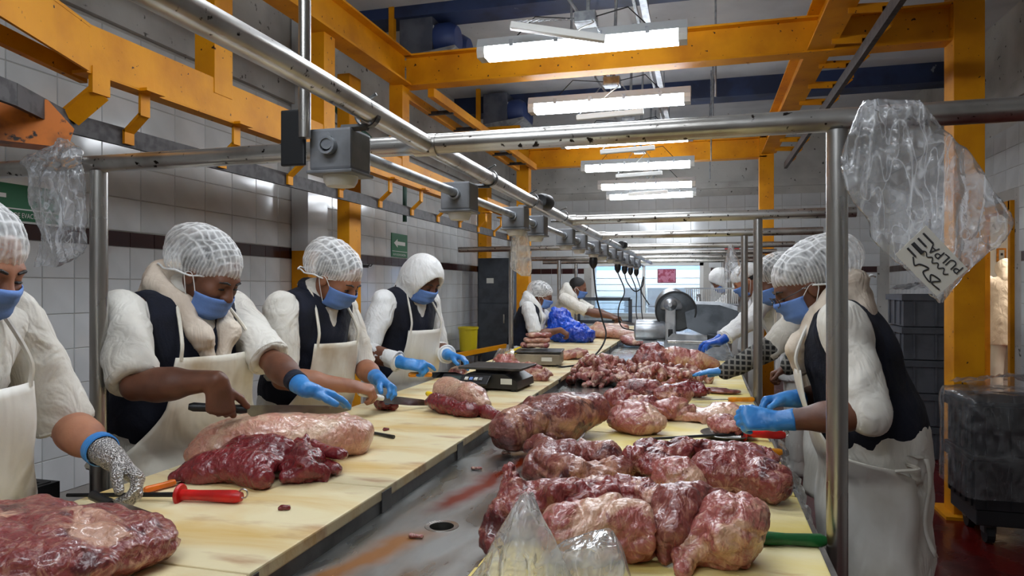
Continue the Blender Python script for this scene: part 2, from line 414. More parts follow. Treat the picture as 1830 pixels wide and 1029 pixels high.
# stainless pan with pools of thin blood water and yellow-brown reflections painted into its colour
def pan_mat():
    m = mat('pan_steel', (196, 198, 194), .22, 1., c2=(160, 162, 160), ns=9., lo=.4, hi=.66, bump=.05, bs=22., rough2=.42, stretch=(1, .35, 1))
    nt = m.node_tree; N = nt.nodes; L = nt.links; b = N['Principled BSDF']
    src = b.inputs['Base Color'].links[0].from_socket
    tc = [n for n in N if n.type == 'TEX_COORD'][0]
    nz = N.new('ShaderNodeTexNoise'); nz.inputs['Scale'].default_value = 5.; nz.inputs['Detail'].default_value = 3
    L.new(tc.outputs['Object'], nz.inputs['Vector'])
    sep = N.new('ShaderNodeSeparateXYZ'); L.new(tc.outputs['Object'], sep.inputs[0])
    def math_(op, a, b_=None, c=None, clamp=False):
        n = N.new('ShaderNodeMath'); n.operation = op; n.use_clamp = clamp
        for i, v in enumerate((a, b_, c)):
            if v is None: continue
            if isinstance(v, (int, float)): n.inputs[i].default_value = v
            else: L.new(v, n.inputs[i])
        return n.outputs[0]
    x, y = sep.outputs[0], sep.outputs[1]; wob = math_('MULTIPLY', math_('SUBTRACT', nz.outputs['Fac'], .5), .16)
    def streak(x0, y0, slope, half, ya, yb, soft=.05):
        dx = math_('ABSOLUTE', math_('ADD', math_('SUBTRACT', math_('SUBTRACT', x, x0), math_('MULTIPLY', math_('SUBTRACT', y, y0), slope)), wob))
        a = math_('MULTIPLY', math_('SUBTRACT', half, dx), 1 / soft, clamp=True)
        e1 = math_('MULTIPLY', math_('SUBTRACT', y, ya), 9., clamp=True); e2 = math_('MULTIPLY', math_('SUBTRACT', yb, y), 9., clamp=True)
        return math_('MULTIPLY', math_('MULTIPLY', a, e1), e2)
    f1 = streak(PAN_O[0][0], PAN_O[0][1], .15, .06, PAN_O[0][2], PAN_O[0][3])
    f2 = streak(PAN_O[1][0], PAN_O[1][1], .3, .06, PAN_O[1][2], PAN_O[1][3])  # reflections on the wet steel, painted as a yellow-brown streak
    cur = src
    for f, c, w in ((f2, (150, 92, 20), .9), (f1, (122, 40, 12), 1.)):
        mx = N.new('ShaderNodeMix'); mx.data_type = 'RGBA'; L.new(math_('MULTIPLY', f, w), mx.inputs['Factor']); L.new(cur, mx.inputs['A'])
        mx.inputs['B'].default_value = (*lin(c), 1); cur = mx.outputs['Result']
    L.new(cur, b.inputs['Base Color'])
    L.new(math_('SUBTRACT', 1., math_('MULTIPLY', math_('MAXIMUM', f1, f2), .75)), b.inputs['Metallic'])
    return m
mat('board', (234, 220, 178), .5, c2=(214, 172, 84), ns=4.2, lo=.42, hi=.72, c3=(160, 92, 34), ns3=7., lo3=.6, hi3=.84, bump=.1, bs=90., stretch=(.55, 1.6, 1), dist=.6)
mat('board_yellow', (228, 206, 120), .5, c2=(236, 226, 190), ns=3.6, lo=.45, hi=.7, c3=(190, 140, 50), ns3=8., lo3=.68, hi3=.84, bump=.1, bs=90., stretch=(.55, 1.6, 1))

# ------------------------------------------------------------------ room shell
XL, XR, YB, YN, ZC = -3.2, 2.7, 11.5, -2.6, 3.95
def structure(name, mb, m, parent=None, **k):
    o = mb.build(name, m, parent, **k)
    if parent is None: tag(o, kind='structure')
    return o
fl = structure('floor', MB().bb(XL - .2, 7.2, YN - .2, 14.5, -.12, 0), 'floor_red')
tag(fl, 'glossy dark red epoxy floor', 'floor')
ce = structure('ceiling', MB().bb(XL - .2, XR + .2, YN - .2, YB + .2, ZC, ZC + .15), 'ceiling_paint'); tag(ce, 'grey painted concrete ceiling with stains', 'ceiling')
for k, (y, hb_) in enumerate(((1.9, .1), (5.75, .1), (8.75, .22))):
    tag(structure('trim_%d' % (k + 1), MB().bb(XL, XR, y, y + .3, ZC - hb_, ZC), 'blue_paint'), 'dark blue painted concrete ceiling beam, %s' % ('over the near end', 'thin one past the near gantry', 'deep one by the far gantry')[k], 'beam', 'blue ceiling beams', 'structure')
wl = structure('wall_left', MB().bb(XL - .2, XL - .005, YN - .2, YB + .2, 0, ZC), 'plaster'); tag(wl, 'white tiled wall with a brown tile band behind the left workers', 'wall')
wn = structure('wall_near', MB().bb(XL, XR, YN - .2, YN, 0, ZC), 'plaster'); tag(wn, 'plain plaster wall behind the photographer', 'wall')
# back wall with a window opening
WX0, WX1, WZ0, WZ1 = -1.78, .02, .95, 1.84
b = MB(); b.bb(XL, WX0, YB + .005, YB + .2, 0, ZC).bb(WX1, XR, YB + .005, YB + .2, 0, ZC).bb(WX0, WX1, YB + .005, YB + .2, 0, WZ0).bb(WX0, WX1, YB + .005, YB + .2, WZ1, ZC)
wb = structure('wall_back', b, 'plaster'); tag(wb, 'white tiled end wall with a wide window', 'wall')
# right wall with a doorway
DY0, DY1, DZ = 7.22, 8.02, 2.15
b = MB(); b.bb(XR + .005, XR + .07, YN, DY0, 0, ZC).bb(XR + .005, XR + .07, DY1, YB, 0, ZC).bb(XR + .005, XR + .07, DY0, DY1, DZ, ZC)
wr = structure('wall_right', b, 'plaster'); tag(wr, 'tiled wall with a doorway behind the crate stacks', 'wall')
for k, (x0, x1, z0, z1) in enumerate(((XL, XL + .04, 2.9, 3.12), (XR - .03, XR, 3.1, 3.25))):
    o = structure('trim_%d' % (k + 6), MB().bb(x0, x1, YN, YB, z0, z1), 'plaster'); tag(o, 'stained plaster ledge along the %s wall' % ('tiled left', 'right')[k], 'ledge')
o = structure('trim_8', MB().bb(XL, XR, YB - .04, YB, 3.0, 3.1), 'plaster'); tag(o, 'plaster ledge above the tiles of the end wall', 'ledge')

def tile_wall(wall, place, visible, spec, limit):
    """tiles laid on a wall: each one a proud chamfered piece; the largest in view are single parts, the rest one stuff part"""
    meshes = {}; allt = []
    for kind, tw, th, rows, u0, u1, z0, m in spec:
        for r in range(rows):
            for c in range(int((u1 - u0) / tw)):
                allt.append((kind, tw, th, u0 + (c + .5) * tw, z0 + (r + .5) * th, m))
    def size(t):
        p = place(t[3], t[4])[0]; d = -sn * p[0] + cs * p[1]
        if d < .3: return 0
        px = 915 + FPX * (cs * p[0] + sn * p[1]) / d; py = HOR - FPX * (p[2] - CAM_Z) / d
        return t[1] * t[2] / d if visible(px, py) else 0
    allt = [t for t in allt if place(t[3], t[4]) is not None]
    allt.sort(key=size, reverse=True)
    rest = {}
    for i, t in enumerate(allt):
        kind, tw, th, u, z, m = t; p, ux = place(u, z); g = .0015
        a, b_ = tw / 2 - g, th / 2 - g; e = .0025; ux = Vector(ux); nrm = ux.cross(Vector((0, 0, 1)))
        L_ = [(-a, -b_, 0), (a, -b_, 0), (a, b_, 0), (-a, b_, 0), (-a + e, -b_ + e, .005), (a - e, -b_ + e, .005), (a - e, b_ - e, .005), (-a + e, b_ - e, .005)]
        Fc = [(4, 5, 6, 7), (0, 1, 5, 4), (1, 2, 6, 5), (2, 3, 7, 6), (3, 0, 4, 7)]
        if i < limit and size(t) > 0:
            if kind not in meshes:
                me = bpy.data.meshes.new('tile'); V = [ux * q[0] + Vector((0, 0, 1)) * q[1] + nrm * q[2] for q in L_]
                me.from_pydata([tuple(v) for v in V], [], Fc); me.materials.append(MATS[m]); meshes[kind] = me
            o = bpy.data.objects.new(kind, meshes[kind]); col.objects.link(o); o.parent = wall
            o.location = Vector(p) - wall.location; o.rotation_euler = (random.uniform(-.004, .004), 0, random.uniform(-.004, .004))
        else:
            rest.setdefault(m, MB()).add([tuple(Vector(p) + ux * q[0] + Vector((0, 0, 1)) * q[1] + nrm * q[2]) for q in L_], Fc)
    for m, mb in rest.items(): tag(mb.build('tiling', m, wall), kind='stuff')
inview = lambda px, py: 0 < px < 1830 and 0 < py < 800
BZ = 1.655
def spec(u0, u1, up, low):
    return [('tile', .185, .185, low, u0, u1, BZ - low * .185, 'tile_white'), ('band_tile', .185, .09, 1, u0, u1, BZ, 'tile_brown'),
            ('upper_tile', .275, .19, up, u0, u1, BZ + .09, 'tile_white')]
tile_wall(wl, lambda u, z: ((XL - .005, u, z), (0, 1, 0)), inview, spec(2.0, YB, 6, 7), 300)
tile_wall(wb, lambda u, z: None if WX0 - .14 < u < WX1 + .14 and WZ0 - .1 < z < WZ1 + .1 else ((u, YB + .005, z), (1, 0, 0)), inview, spec(XL, XR, 6, 5), 300)
tile_wall(wr, lambda u, z: None if (-DY1 - .15 < u < -DY0 + .15 and z < DZ + .1) else ((XR + .005, -u, z), (0, -1, 0)), inview, spec(-YB, -4.5, 6, 8), 300)

# window in the end wall, and the bright room seen through it
w = empty('window_1', ((WX0 + WX1) / 2, YB + .1, WZ0), 'wide white framed window in the end wall', 'window', kind='structure')
b = MB(); t = .06
b.bb(WX0, WX1, YB + .0, YB + .14, WZ0, WZ0 + t).bb(WX0, WX1, YB, YB + .14, WZ1 - t, WZ1).bb(WX0, WX0 + t, YB, YB + .14, WZ0, WZ1).bb(WX1 - t, WX1, YB, YB + .14, WZ0, WZ1).bb(-.95, -.9, YB + .04, YB + .1, WZ0, WZ1)
b.build('window_frame', 'white_plastic', w)
def glass_mat():
    m = bpy.data.materials.new('glass'); m.use_nodes = True; N = m.node_tree.nodes; L = m.node_tree.links; N.remove(N['Principled BSDF'])
    t = N.new('ShaderNodeBsdfTransparent'); t.inputs[0].default_value = (.86, .93, .98, 1); g = N.new('ShaderNodeBsdfGlossy'); g.inputs['Roughness'].default_value = .03
    x = N.new('ShaderNodeMixShader'); x.inputs[0].default_value = .08; L.new(t.outputs[0], x.inputs[1]); L.new(g.outputs[0], x.inputs[2]); L.new(x.outputs[0], N['Material Output'].inputs[0]); MATS['glass'] = m
glass_mat()
MB().bb(WX0 + t, -.95, YB + .06, YB + .068, WZ0 + t, WZ1 - t).build('pane', 'glass', w); MB().bb(-.9, WX1 - t, YB + .06, YB + .068, WZ0 + t, WZ1 - t).build('pane', 'glass', w)
mat('outside_blue', (168, 196, 232), .6); mat('outside_white', (240, 238, 230), .6)
bk = MB(); bk.bb(-3.2, 1.6, 14.3, 14.5, 0, 3.2).bb(-3.3, -3.2, YB + .2, 14.5, 0, 3.2).bb(1.6, 1.7, YB + .2, 14.5, 0, 3.2).bb(-3.3, 1.7, YB + .2, 14.5, 3.2, 3.3)
o = structure('wall_beyond', bk, 'outside_blue'); tag(o, 'pale blue walls of the bright room beyond the window', 'wall')
o = empty('slatted_panel', (-.95, 14.2, 0), 'cream horizontal slat panel standing beyond the window', 'panel')
for k in range(9): MB().bb(-2.1, .05, 14.16, 14.25, .62 + k * .125, .62 + k * .125 + .115).build('slat', 'outside_white', o)
MB().bb(-2.1, .05, 14.25, 14.29, 0, 1.78).build('backing_board', 'cream', o)
def lamp_panel(x, y, z, w_, l_, label, m='tube_light'):
    o = empty('ceiling_lamp', (x, y, z), label, 'lamp')
    MB().bb(x - w_ / 2, x + w_ / 2, y - l_ / 2, y + l_ / 2, z, z + .06).build('housing', 'lamp_body', o)
    MB().bb(x - w_ / 2 + .02, x + w_ / 2 - .02, y - l_ / 2 + .02, y + l_ / 2 - .02, z - .02, z).build('diffuser', m, o)
lamp_panel(-.9, 13., 3.14, 2.8, .7, 'flat ceiling lamp in the bright room beyond the window')

# side room beyond the doorway
b = MB(); b.bb(XR + .2, 7., 13.0, 13.2, 0, 3).bb(6.9, 7.1, 5.5, 13.2, 0, 3).bb(XR + .2, 7.1, 5.3, 5.5, 0, 3).bb(XR + .1, 7.1, 5.3, 13.2, 3., 3.1)
o = structure('wall_side_room', b, 'cream'); tag(o, 'bright cream walls of the room beyond the doorway', 'wall')
lamp_panel(4.3, 8.6, 2.94, .6, 2., 'flat ceiling lamp in the room beyond the doorway', 'tube_warm')
d = empty('door_1', (XR, (DY0 + DY1) / 2, 0), 'yellow steel door frame in the right wall', 'door frame', kind='structure')
for y0, y1 in ((DY0 - .02, DY0 + .03), (DY1 - .03, DY1 + .08)): MB().bb(XR - .03, XR + .09, y0, y1, 0, DZ + .06).build('jamb', 'yellow_paint', d)
MB().bb(XR - .03, XR + .09, DY0, DY1, DZ - .02, DZ + .06).build('lintel', 'yellow_paint', d)

# ------------------------------------------------------------------ wall columns
def column(label, x0, x1, y0, y1, z1, zy=None):
    o = empty('column', ((x0 + x1) / 2, (y0 + y1) / 2, 0), label, 'column')
    MB().bb(x0, x1, y0, y1, 0, zy or z1, .004).build('shaft', 'yellow_paint', o)
    if zy: MB().bb(x0, x1, y0, y1, zy, z1).build('upper_shaft', 'tile_white', o)
column('wall column, yellow up to the brown tile band and white above', XL + .01, XL + .16, 4.92, 5.22, 3.9, 1.72)
column('yellow steel column standing by the left rail, hangers passing before it', -2.6, -2.5, 4.6, 4.78, 3.0)
column('yellow wall column near the grey cabinet', XL + .01, XL + .14, 9.75, 10.0, 3.0)

# ------------------------------------------------------------------ yellow gantries and overhead rails
def ibeam(mb, a, b_, h=.24, w=.14, t=.014, up=(0, 0, 1)):
    a, b_ = Vector(a), Vector(b_); u = Vector(up)
    mb.bar(a, b_, t, h - .02, up); mb.bar(a + u * (h / 2 - t / 2), b_ + u * (h / 2 - t / 2), w, t, up); mb.bar(a - u * (h / 2 - t / 2), b_ - u * (h / 2 - t / 2), w, t, up); return mb
ZB = 3.08
g = empty('steel_gantry', (-2.2, 4.95, 0), 'yellow steel gantry spanning the room over the cutting tables', 'gantry')
ibeam(MB(), (-2.2, 4.95, ZB), (1.58, 4.95, ZB)).build('cross_beam', 'yellow_paint', g)
ibeam(MB(), (-2.2, 2.6, ZB), (-2.2, 4.9, ZB)).build('long_beam', 'yellow_paint', g)
MB().bb(1.5, 1.67, 4.86, 5.04, 0, ZC, .004).build('column', 'yellow_paint', g)
MB().bb(1.44, 1.73, 4.8, 5.1, 0, .02).build('base_plate', 'yellow_paint', g)
for x in (-2.24, -2.02): MB().bar((x, 5.0, 2.93), (x, 8.45, 2.93), .05, .07).build('runner', 'yellow_paint', g)
for k in range(5): MB().bar((-2.24, 5.5 + k * .62, 2.9), (-2.02, 5.5 + k * .62, 2.9), .03, .03).build('rung', 'dark_iron', g)
g = empty('steel_gantry', (-2.2, 8.6, 0), 'yellow steel gantry near the end wall with two thin columns', 'gantry')
ibeam(MB(), (-2.15, 8.6, ZB - .02), (.72, 8.6, ZB - .02)).build('cross_beam', 'yellow_paint', g)
for x in (-2.2, .72): MB().bb(x - .08, x + .08, 8.53, 8.67, 0, 3.4, .004).build('column', 'yellow_paint', g)
# left meat rail with hook hangers
g = empty('overhead_meat_rail', (-2.2, 4., 0), 'yellow overhead beam with hook hangers carrying a dark rail along the left wall', 'overhead rail')
bend = (-2.2, 2.06); zc = 2.31; hb = .17
MB().bar((-2.2, 2.06, zc), (-2.2, 6.0, zc), .012, hb).bar((-2.24, 2.06, zc + hb / 2), (-2.24, 6.0, zc + hb / 2), .09, .012).bar((-2.23, 2.06, zc - hb / 2), (-2.23, 6.0, zc - hb / 2), .07, .012).bb(-2.28, -2.195, 5.985, 6.0, zc - hb / 2, zc + hb / 2).build('beam', 'yellow_paint', g)
MB().bar((-2.2, 2.07, zc), (-1.86, 1.2, zc), .012, hb).bar((-2.24, 2.07, zc + hb / 2), (-1.9, 1.2, zc + hb / 2), .09, .012).build('bent_beam', 'yellow_paint', g)
MB().bar((-2.36, 2.2, zc - .05), (-2.1, 1.2, zc - .05), .03, .06).build('guide_bar', 'yellow_paint', g)
MB().bar((-2.2, 6.95, zc), (-2.2, 8.0, zc), .06, .12).build('beam', 'yellow_paint', g)
for y in (2.75, 3.72, 4.85): MB().bb(-2.3, -2.19, y, y + .13, zc + .02, ZB - .1, .003).build('hanger_post', 'yellow_paint', g)
hk = None
def hook(y, x=-2.2, flip=1, parent=None, z=2.23, drop=.1):
    """flat strap: down from the beam, then out and down to the rail"""
    w_ = .05; pts = [(x - .02, z), (x - .02, z - drop), (x - .1 * flip, z - drop - .06), (x - .1 * flip, z - drop - .11)]; mb = MB()
    for i in range(3):
        mb.bar((pts[i][0], y, pts[i][1] + .004), (pts[i + 1][0], y, pts[i + 1][1] - .004), w_, .012, (1, 0, 0) if i != 9 else (0, 0, 1))
    mb.bb(x - .06, x + .04, y - .05, y + .05, z - .012, z)
    return mb.build('hanger', 'yellow_paint', parent)
for k in range(12): hook(2.36 + k * .585, parent=g)
MB().bar((-2.315, 2.1, 2.045), (-2.315, 9.0, 2.045), .018, .075).build('rail', 'dark_iron', g)
MB().bar((-2.315, 2.1, 2.045), (-2.16, 1.75, 2.05), .018, .075).bar((-2.16, 1.75, 2.05), (-1.99, 1.1, 2.05), .018, .075).build('bent_rail', 'dark_iron', g)
MB().bar((-2.2, 2.12, 2.25), (-2.2, 2.12, 2.15), .08, .02, (1, 0, 0)).bar((-2.2, 2.12, 2.16), (-2.3, 2.08, 2.06), .08, .02, (1, 0, 0)).build('corner_hanger', 'yellow_paint', g)
# machine part in orange at the very left of the rail
o = MB(); o.prism([(0, 0), (.34, .0), (.36, .07), (.28, .16), (.05, .2), (0, .16)], -.06, .06, (-2.42, 1.72, 1.92), (.55, .83, 0), (0, 0, 1))
tag(o.build('rail_switch', 'orange_paint'), 'rusty orange rail switch plate beneath the bent end of the yellow rail', 'rail switch')
# right rail
g = empty('overhead_meat_rail', (.78, 5., 0), 'yellow overhead beam with a dark rail and brackets, above the right-hand workers', 'overhead rail')
ibeam(MB(), (.74, 1.8, ZB + .01), (.74, 8.5, ZB + .01), .24, .16).build('beam', 'yellow_paint', g)
MB().bar((.9, 1.8, 2.79), (.9, 8.3, 2.79), .03, .07).build('rail', 'dark_iron', g)
for k in range(13):
    y = 2.2 + k * .5; mb = MB(); mb.bar((.78, y, 2.965), (.98, y, 2.955), .05, .012, (0, 1, 0)).bar((.975, y, 2.96), (.975, y, 2.86), .05, .012, (0, 1, 0)).bar((.98, y, 2.865), (.9, y, 2.8), .05, .012, (0, 1, 0))
    mb.build('bracket', 'yellow_paint', g)

# ------------------------------------------------------------------ fluorescent fixtures in a row
def fixture():
    o = empty('fluorescent_light', (0, 0, 0)); Lh = .62
    prof = [(-.058, 0), (.058, 0), (.035, .055), (-.035, .055)]
    MB().prism(prof, -Lh, Lh, (0, 0, 0), (0, 1, 0), (0, 0, 1)).build('housing', 'lamp_body', o, local=True)
    pr = [(-.056, 0), (.056, 0), (.064, -.03), (.05, -.064), (-.05, -.064), (-.064, -.03)]
    MB().prism(pr, -Lh + .05, Lh - .05, (0, 0, 0), (0, 1, 0), (0, 0, 1)).build('diffuser', 'tube_light', o, local=True)
    for s in (-1, 1):
        MB().prism(pr, -.024, .024, (s * (Lh - .026), 0, 0), (0, 1, 0), (0, 0, 1)).build('end_cap', 'white_plastic', o, local=True)
    for x in (-.4, -.13, .13, .4):
        for s in (-1, 1): MB().box((x, s * .066, .005), (.025, .008, .04)).build('clip', 'galvanised', o, local=True)
    return o
fx = None
LY = [-1.0, .25, 1.64, 2.79, 4.06, 5.33, 6.6, 7.8, 9.1, 9.95]
LZ = [2.88] * 5 + [2.86, 2.84, 2.8, 2.77, 2.75]
lname = ['over the camera end of the table', 'over the camera end of the table', 'over the camera end of the table', 'over the near pipe frame',
         'just before the yellow cross beam', 'just behind the yellow cross beam', 'third behind the yellow cross beam, half hidden by the pipe', 'before the far gantry beam', 'second from the end wall', 'nearest the end wall']
lname = ['first of the row from the near wall', 'second of the row from the near wall', 'third of the row from the near wall', 'hung over the near pipe crossbar', 'hung before the near yellow cross beam', 'first behind the near yellow cross beam',
         'second behind the near yellow cross beam', 'below the far gantry beam', 'second from the end wall', 'nearest the end wall']
def chain(mb, a, b_, n, r=.006):
    a, b_ = Vector(a), Vector(b_)
    for i in range(n):
        p = a + (b_ - a) * ((i + .5) / n); d = (b_ - a).normalized(); x, y, z = frame_from(d); s = x if i % 2 else y; l = (b_ - a).length / n * .62
        pts = [p + d * (l * math.cos(t)) + s * (r * math.sin(t)) for t in [k * math.pi / 3 for k in range(7)]]
        mb.tube(pts, .0016, 4, False)
    return mb
for i, (y, z) in enumerate(zip(LY, LZ)):
    if fx is None: fx = o = fixture()
    else: o = copy_tree(fx)
    o.location = (-.7, y, z); o.rotation_euler = (0, R(-.3 + .25 * (i % 3)), R(.4 * ((i * 7) % 5 - 2)))
    tag(o, 'lit fluorescent batten light ' + lname[i], 'light', 'row of fluorescent lights')
    # its hanger: junction box on conduits, with a small white batten on chains below
    h = empty('light_hanger', (-.68, y + .12, z + .14), 'galvanised junction box with conduits for the light ' + lname[i], 'light hanger', 'light hangers')
    zb = z + .17
    MB().box((-.68, y + .12, zb), (.13, .11, .07), ch=.008).build('junction_box', 'galvanised', h)
    MB().tube([(-.67, y + .12, zb), (-.64, y + .12, ZC)], .012, 8).build('conduit', 'galvanised', h, smooth=True)
    MB().tube([(-.7, y + .12, zb), (-1.0, y + .1, zb + .45), (-1.0, y + .1, ZC)], .01, 8).build('conduit', 'galvanised', h, smooth=True)
    for s in (-.4, .4): MB().tube([(-.7 + s, y, z + .05), (-.7 + s * .7, y + .05, zb + .02), (-.68, y + .12, zb)], .004, 6).build('wire', 'rubber', h, smooth=True)
    if i >= 4 and i <= 8:
        k = empty('small_batten', (-.75, y - .12, z - .06), 'thin unlit white batten on chains below the light ' + lname[i], 'batten', 'small hanging battens')
        a0, a1 = ((-1.04, y - .3, z + .015), (-.52, y - .2, z - .075)) if i == 4 else ((-.92, y - .12, z - .15), (-.42, y - .1, z - .13))
        MB().bar(a0, a1, .05, .04, ch=.008).build('body', 'white_plastic', k)
        c = MB(); chain(c, Vector(a0) + Vector((.02, 0, .02)), (-.74, y + .1, zb), 22); c.build('chain', 'galvanised', k)
        c = MB(); chain(c, Vector(a1) + Vector((-.03, 0, .02)), (-.62, y + .1, zb), 22); c.build('chain', 'galvanised', k)
        MB().tube(spline([(-.64, y + .08, zb - .02), (-.62, y, z + .1), (-.66, y - .15, z + .02), (-.7, y - .2, z - .03)]), .004, 6).build('cord', 'white_plastic', k, smooth=True)
o = empty('ceiling_conduit', (-.42, 7, 3.4), 'galvanised cable tray on rods running the length of the ceiling', 'cable tray')
MB().tube([(-.46, 2.5, 3.42), (-.46, 11.4, 3.42)], .014, 8).build('conduit', 'galvanised', o, smooth=True)
MB().bar((-.4, 2.5, 3.44), (-.4, 11.4, 3.44), .05, .03).build('tray', 'galvanised', o)
for k in range(7): MB().tube([(-.43, 3.3 + k * 1.25, 3.42), (-.43, 3.3 + k * 1.25, ZC)], .007, 6).build('rod', 'galvanised', o)
for k in range(4):
    o = MB().tube([(.1, 5.6 + k * 1.4, 2.9), (.1, 5.6 + k * 1.4, ZC)], .009, 6).build('hanging_rod', 'galvanised')
    tag(o, 'thin galvanised ceiling rod, %s' % ('just behind the near yellow cross beam', 'second behind the near yellow cross beam', 'just before the far gantry', 'last before the end wall')[k], 'rod', 'ceiling rods')

# ------------------------------------------------------------------ cooling units hung from the ceiling on the left
mat('unit_grey', (94, 98, 108), .5, .2, c2=(74, 78, 90), ns=4.)
mat('fan_blue', (44, 62, 112), .5)
def cooler(x, y, label):
    o = empty('cooling_unit', (x, y, 3.45), label, 'cooling unit')
    MB().bb(x - .2, x + .12, y - .3, y + .3, 3.5, 3.9, .01).build('housing', 'unit_grey', o)
    MB().prism([(-.22, 0), (.16, 0), (.34, .1), (.34, .12), (-.22, .05)], -.32, .32, (x, y, 3.45), (1, 0, 0), (0, 0, 1)).build('drip_tray', 'galvanised', o)
    for k in (-1, 1): MB().lathe([(.0, 0), (.14, 0), (.15, .03), (.15, .14), (.11, .2), (0, .2)], 24, (x + .12, y + k * .16, 3.68), (1, 0, 0)).build('fan_cowl', 'fan_blue', o, smooth=True)
    for yy in (-.34, .34):
        MB().bar((x - .25, y + yy, 3.42), (x - .25, y + yy, ZC), .05, .05).build('hanger_leg', 'yellow_paint', o); MB().bar((x - .28, y + yy, 3.43), (x + .3, y + yy, 3.43), .05, .05).build('hanger_bar', 'yellow_paint', o)
    MB().box((x + .122, y - .25, 3.72), (.004, .06, .12)).build('rating_plate', 'white_plastic', o)
cooler(-2.45, 6.1, 'grey ceiling cooling unit with blue fan cowls over the near yellow corner')
cooler(-2.5, 8.75, 'grey ceiling cooling unit with blue fan cowls farther along the ladder beams')
o = empty('hose_reel', (-2.9, 5.6, 2.6), 'dark green hose and hopper high by the left wall', 'hose')
MB().tube(spline([(-2.9, 4.5, 3.1), (-2.88, 4.9, 2.95), (-2.85, 5.25, 2.8), (-2.8, 5.5, 2.72), (-2.75, 5.9, 2.5), (-2.7, 6.3, 2.42), (-2.6, 7.0, 2.44)]), .03, 10).build('hose', 'green_paint', o, smooth=True)
MB().lathe([(.02, -.12), (.07, -.1), (.1, 0), (.1, .1), (0, .12)], 18, (-2.8, 5.75, 2.66)).build('hopper', 'green_paint', o, smooth=True)
MB().tube([(-2.73, 6.1, 2.46), (-2.73, 6.1, 2.05)], .022, 8).build('drop_pipe', 'green_paint', o, smooth=True)

# ------------------------------------------------------------------ pipe frame over the tables with socket boxes
ZP = 1.785; XP = -.68
def pipe_part(name, pts, r, par, m='steel', n=14): return MB().tube(pts, r, n).build(name, m, par, smooth=True)
g = empty('pipe_frame', (XP, 5, 0), 'stainless pipe frame standing over the cutting tables', 'pipe frame')
pipe_part('main_pipe', [(XP + .01, -.2, ZP + .01), (XP + .01, 1.0, ZP + .01), (XP, 1.7, ZP), (XP - .01, 4, ZP - .01), (XP - .01, 9.9, ZP - .015)], .0235, g, 'pipe_steel', 18)
FR = [(1.655, -2.6, 1.1, True, True), (3.69, XP, .72, False, True), (4.84, XP, .75, False, True), (6.25, -2.24, .75, True, False), (7.4, XP, .72, False, True), (8.5, -2.2, .7, True, True), (9.7, -2.2, .7, True, True)]
for y, x0, x1, lp, rp in FR:
    pipe_part('crossbar', [(x0, y, ZP), (x1, y, ZP + .004)], .0255, g, 'pipe_steel', 18)
    MB().tube([(XP - .03, y, ZP), (XP + .03, y, ZP)], .029, 16).build('weld_collar', 'pipe_steel', g, smooth=True)
    if lp: pipe_part('post', [(-1.72, y, 0), (-1.72, y, ZP - .02)], .0245, g)
    if rp: pipe_part('post', [(.285 if y < 2 else .27, y, 0), (.285 if y < 2 else .27, y, ZP - .02)], .0222, g)
XC = -.76; ZO = 1.715
pipe_part('conduit', [(XC, 1.3, ZO + .01), (XC, 9.3, ZO)], .014, g, 'galvanised')
pipe_part('drop_pipe', [(XC - .045, 1.29, ZO + .02), (XC - .045, 1.29, ZC)], .0128, g, 'steel')
MB().bb(XC - .11, XC - .052, 1.3, 1.31, ZO - .035, ZO + .085, .004).build('mounting_plate', 'black_plastic', g)
BY = [1.36, 2.13, 2.83, 3.2, 3.95, 4.4, 5.0, 5.45, 6.0, 6.5, 7.1, 7.7, 8.4]
boxes = []
for i, y in enumerate(BY):
    s = .098
    bx = MB().box((XC, y, ZO), (s, s * .95, s * .9), ch=.006).build('socket_box', 'box_grey', g); boxes.append(bx)
    MB().box((XC, y, ZO - s * .45 - .004), (s * 1.1, s * 1.05, .008), ch=.003).build('cover_plate', 'box_grey', bx)
    MB().lathe([(0, -.02), (.03, -.022), (.036, -.012), (.038, 0), (0, 0)], 18, (XC, y, ZO - s * .45 - .008)).build('socket', 'white_plastic', bx, smooth=True)
    if i == 0: MB().lathe([(0, 0), (.016, 0), (.016, .004), (0, .006)], 16, (XC - .01, y - s * .475, ZO + .02), (0, -1, 0)).build('knockout', 'box_grey', bx, smooth=True)
    for dy in (-.055, .055): MB().lathe([(.014, -.008), (.019, -.008), (.019, .008), (.014, .008)], 14, (XC, y + dy, ZO + .005), (0, 1, 0)).build('conduit_nut', 'galvanised', bx, smooth=True)
for y in (1.33, 2.2, 2.8, 3.45, 4.1, 5.2, 6.3):
    c = MB(); c.lathe([(.0245, -.008), (.0275, -.008), (.0275, .008), (.0245, .008)], 18, (XP, y, ZP), (0, 1, 0)).tube([(XP - .012, y, ZP + .027), (XP + .02, y, ZP + .042)], .0035, 6).tube([(XP, y, ZP - .026), (XC + .02, y, ZO + .045)], .008, 6)
    c.build('pipe_clamp', 'steel_dark', g)
for y in (2.98, 6.1):
    MB().lathe([(0, -.045), (.03, -.045), (.036, -.03), (.036, .03), (.03, .045), (0, .045)], 20, (XP + .01, y, ZP + .012), (.2, 1, 0)).build('junction_drum', 'black_plastic', g, smooth=True)

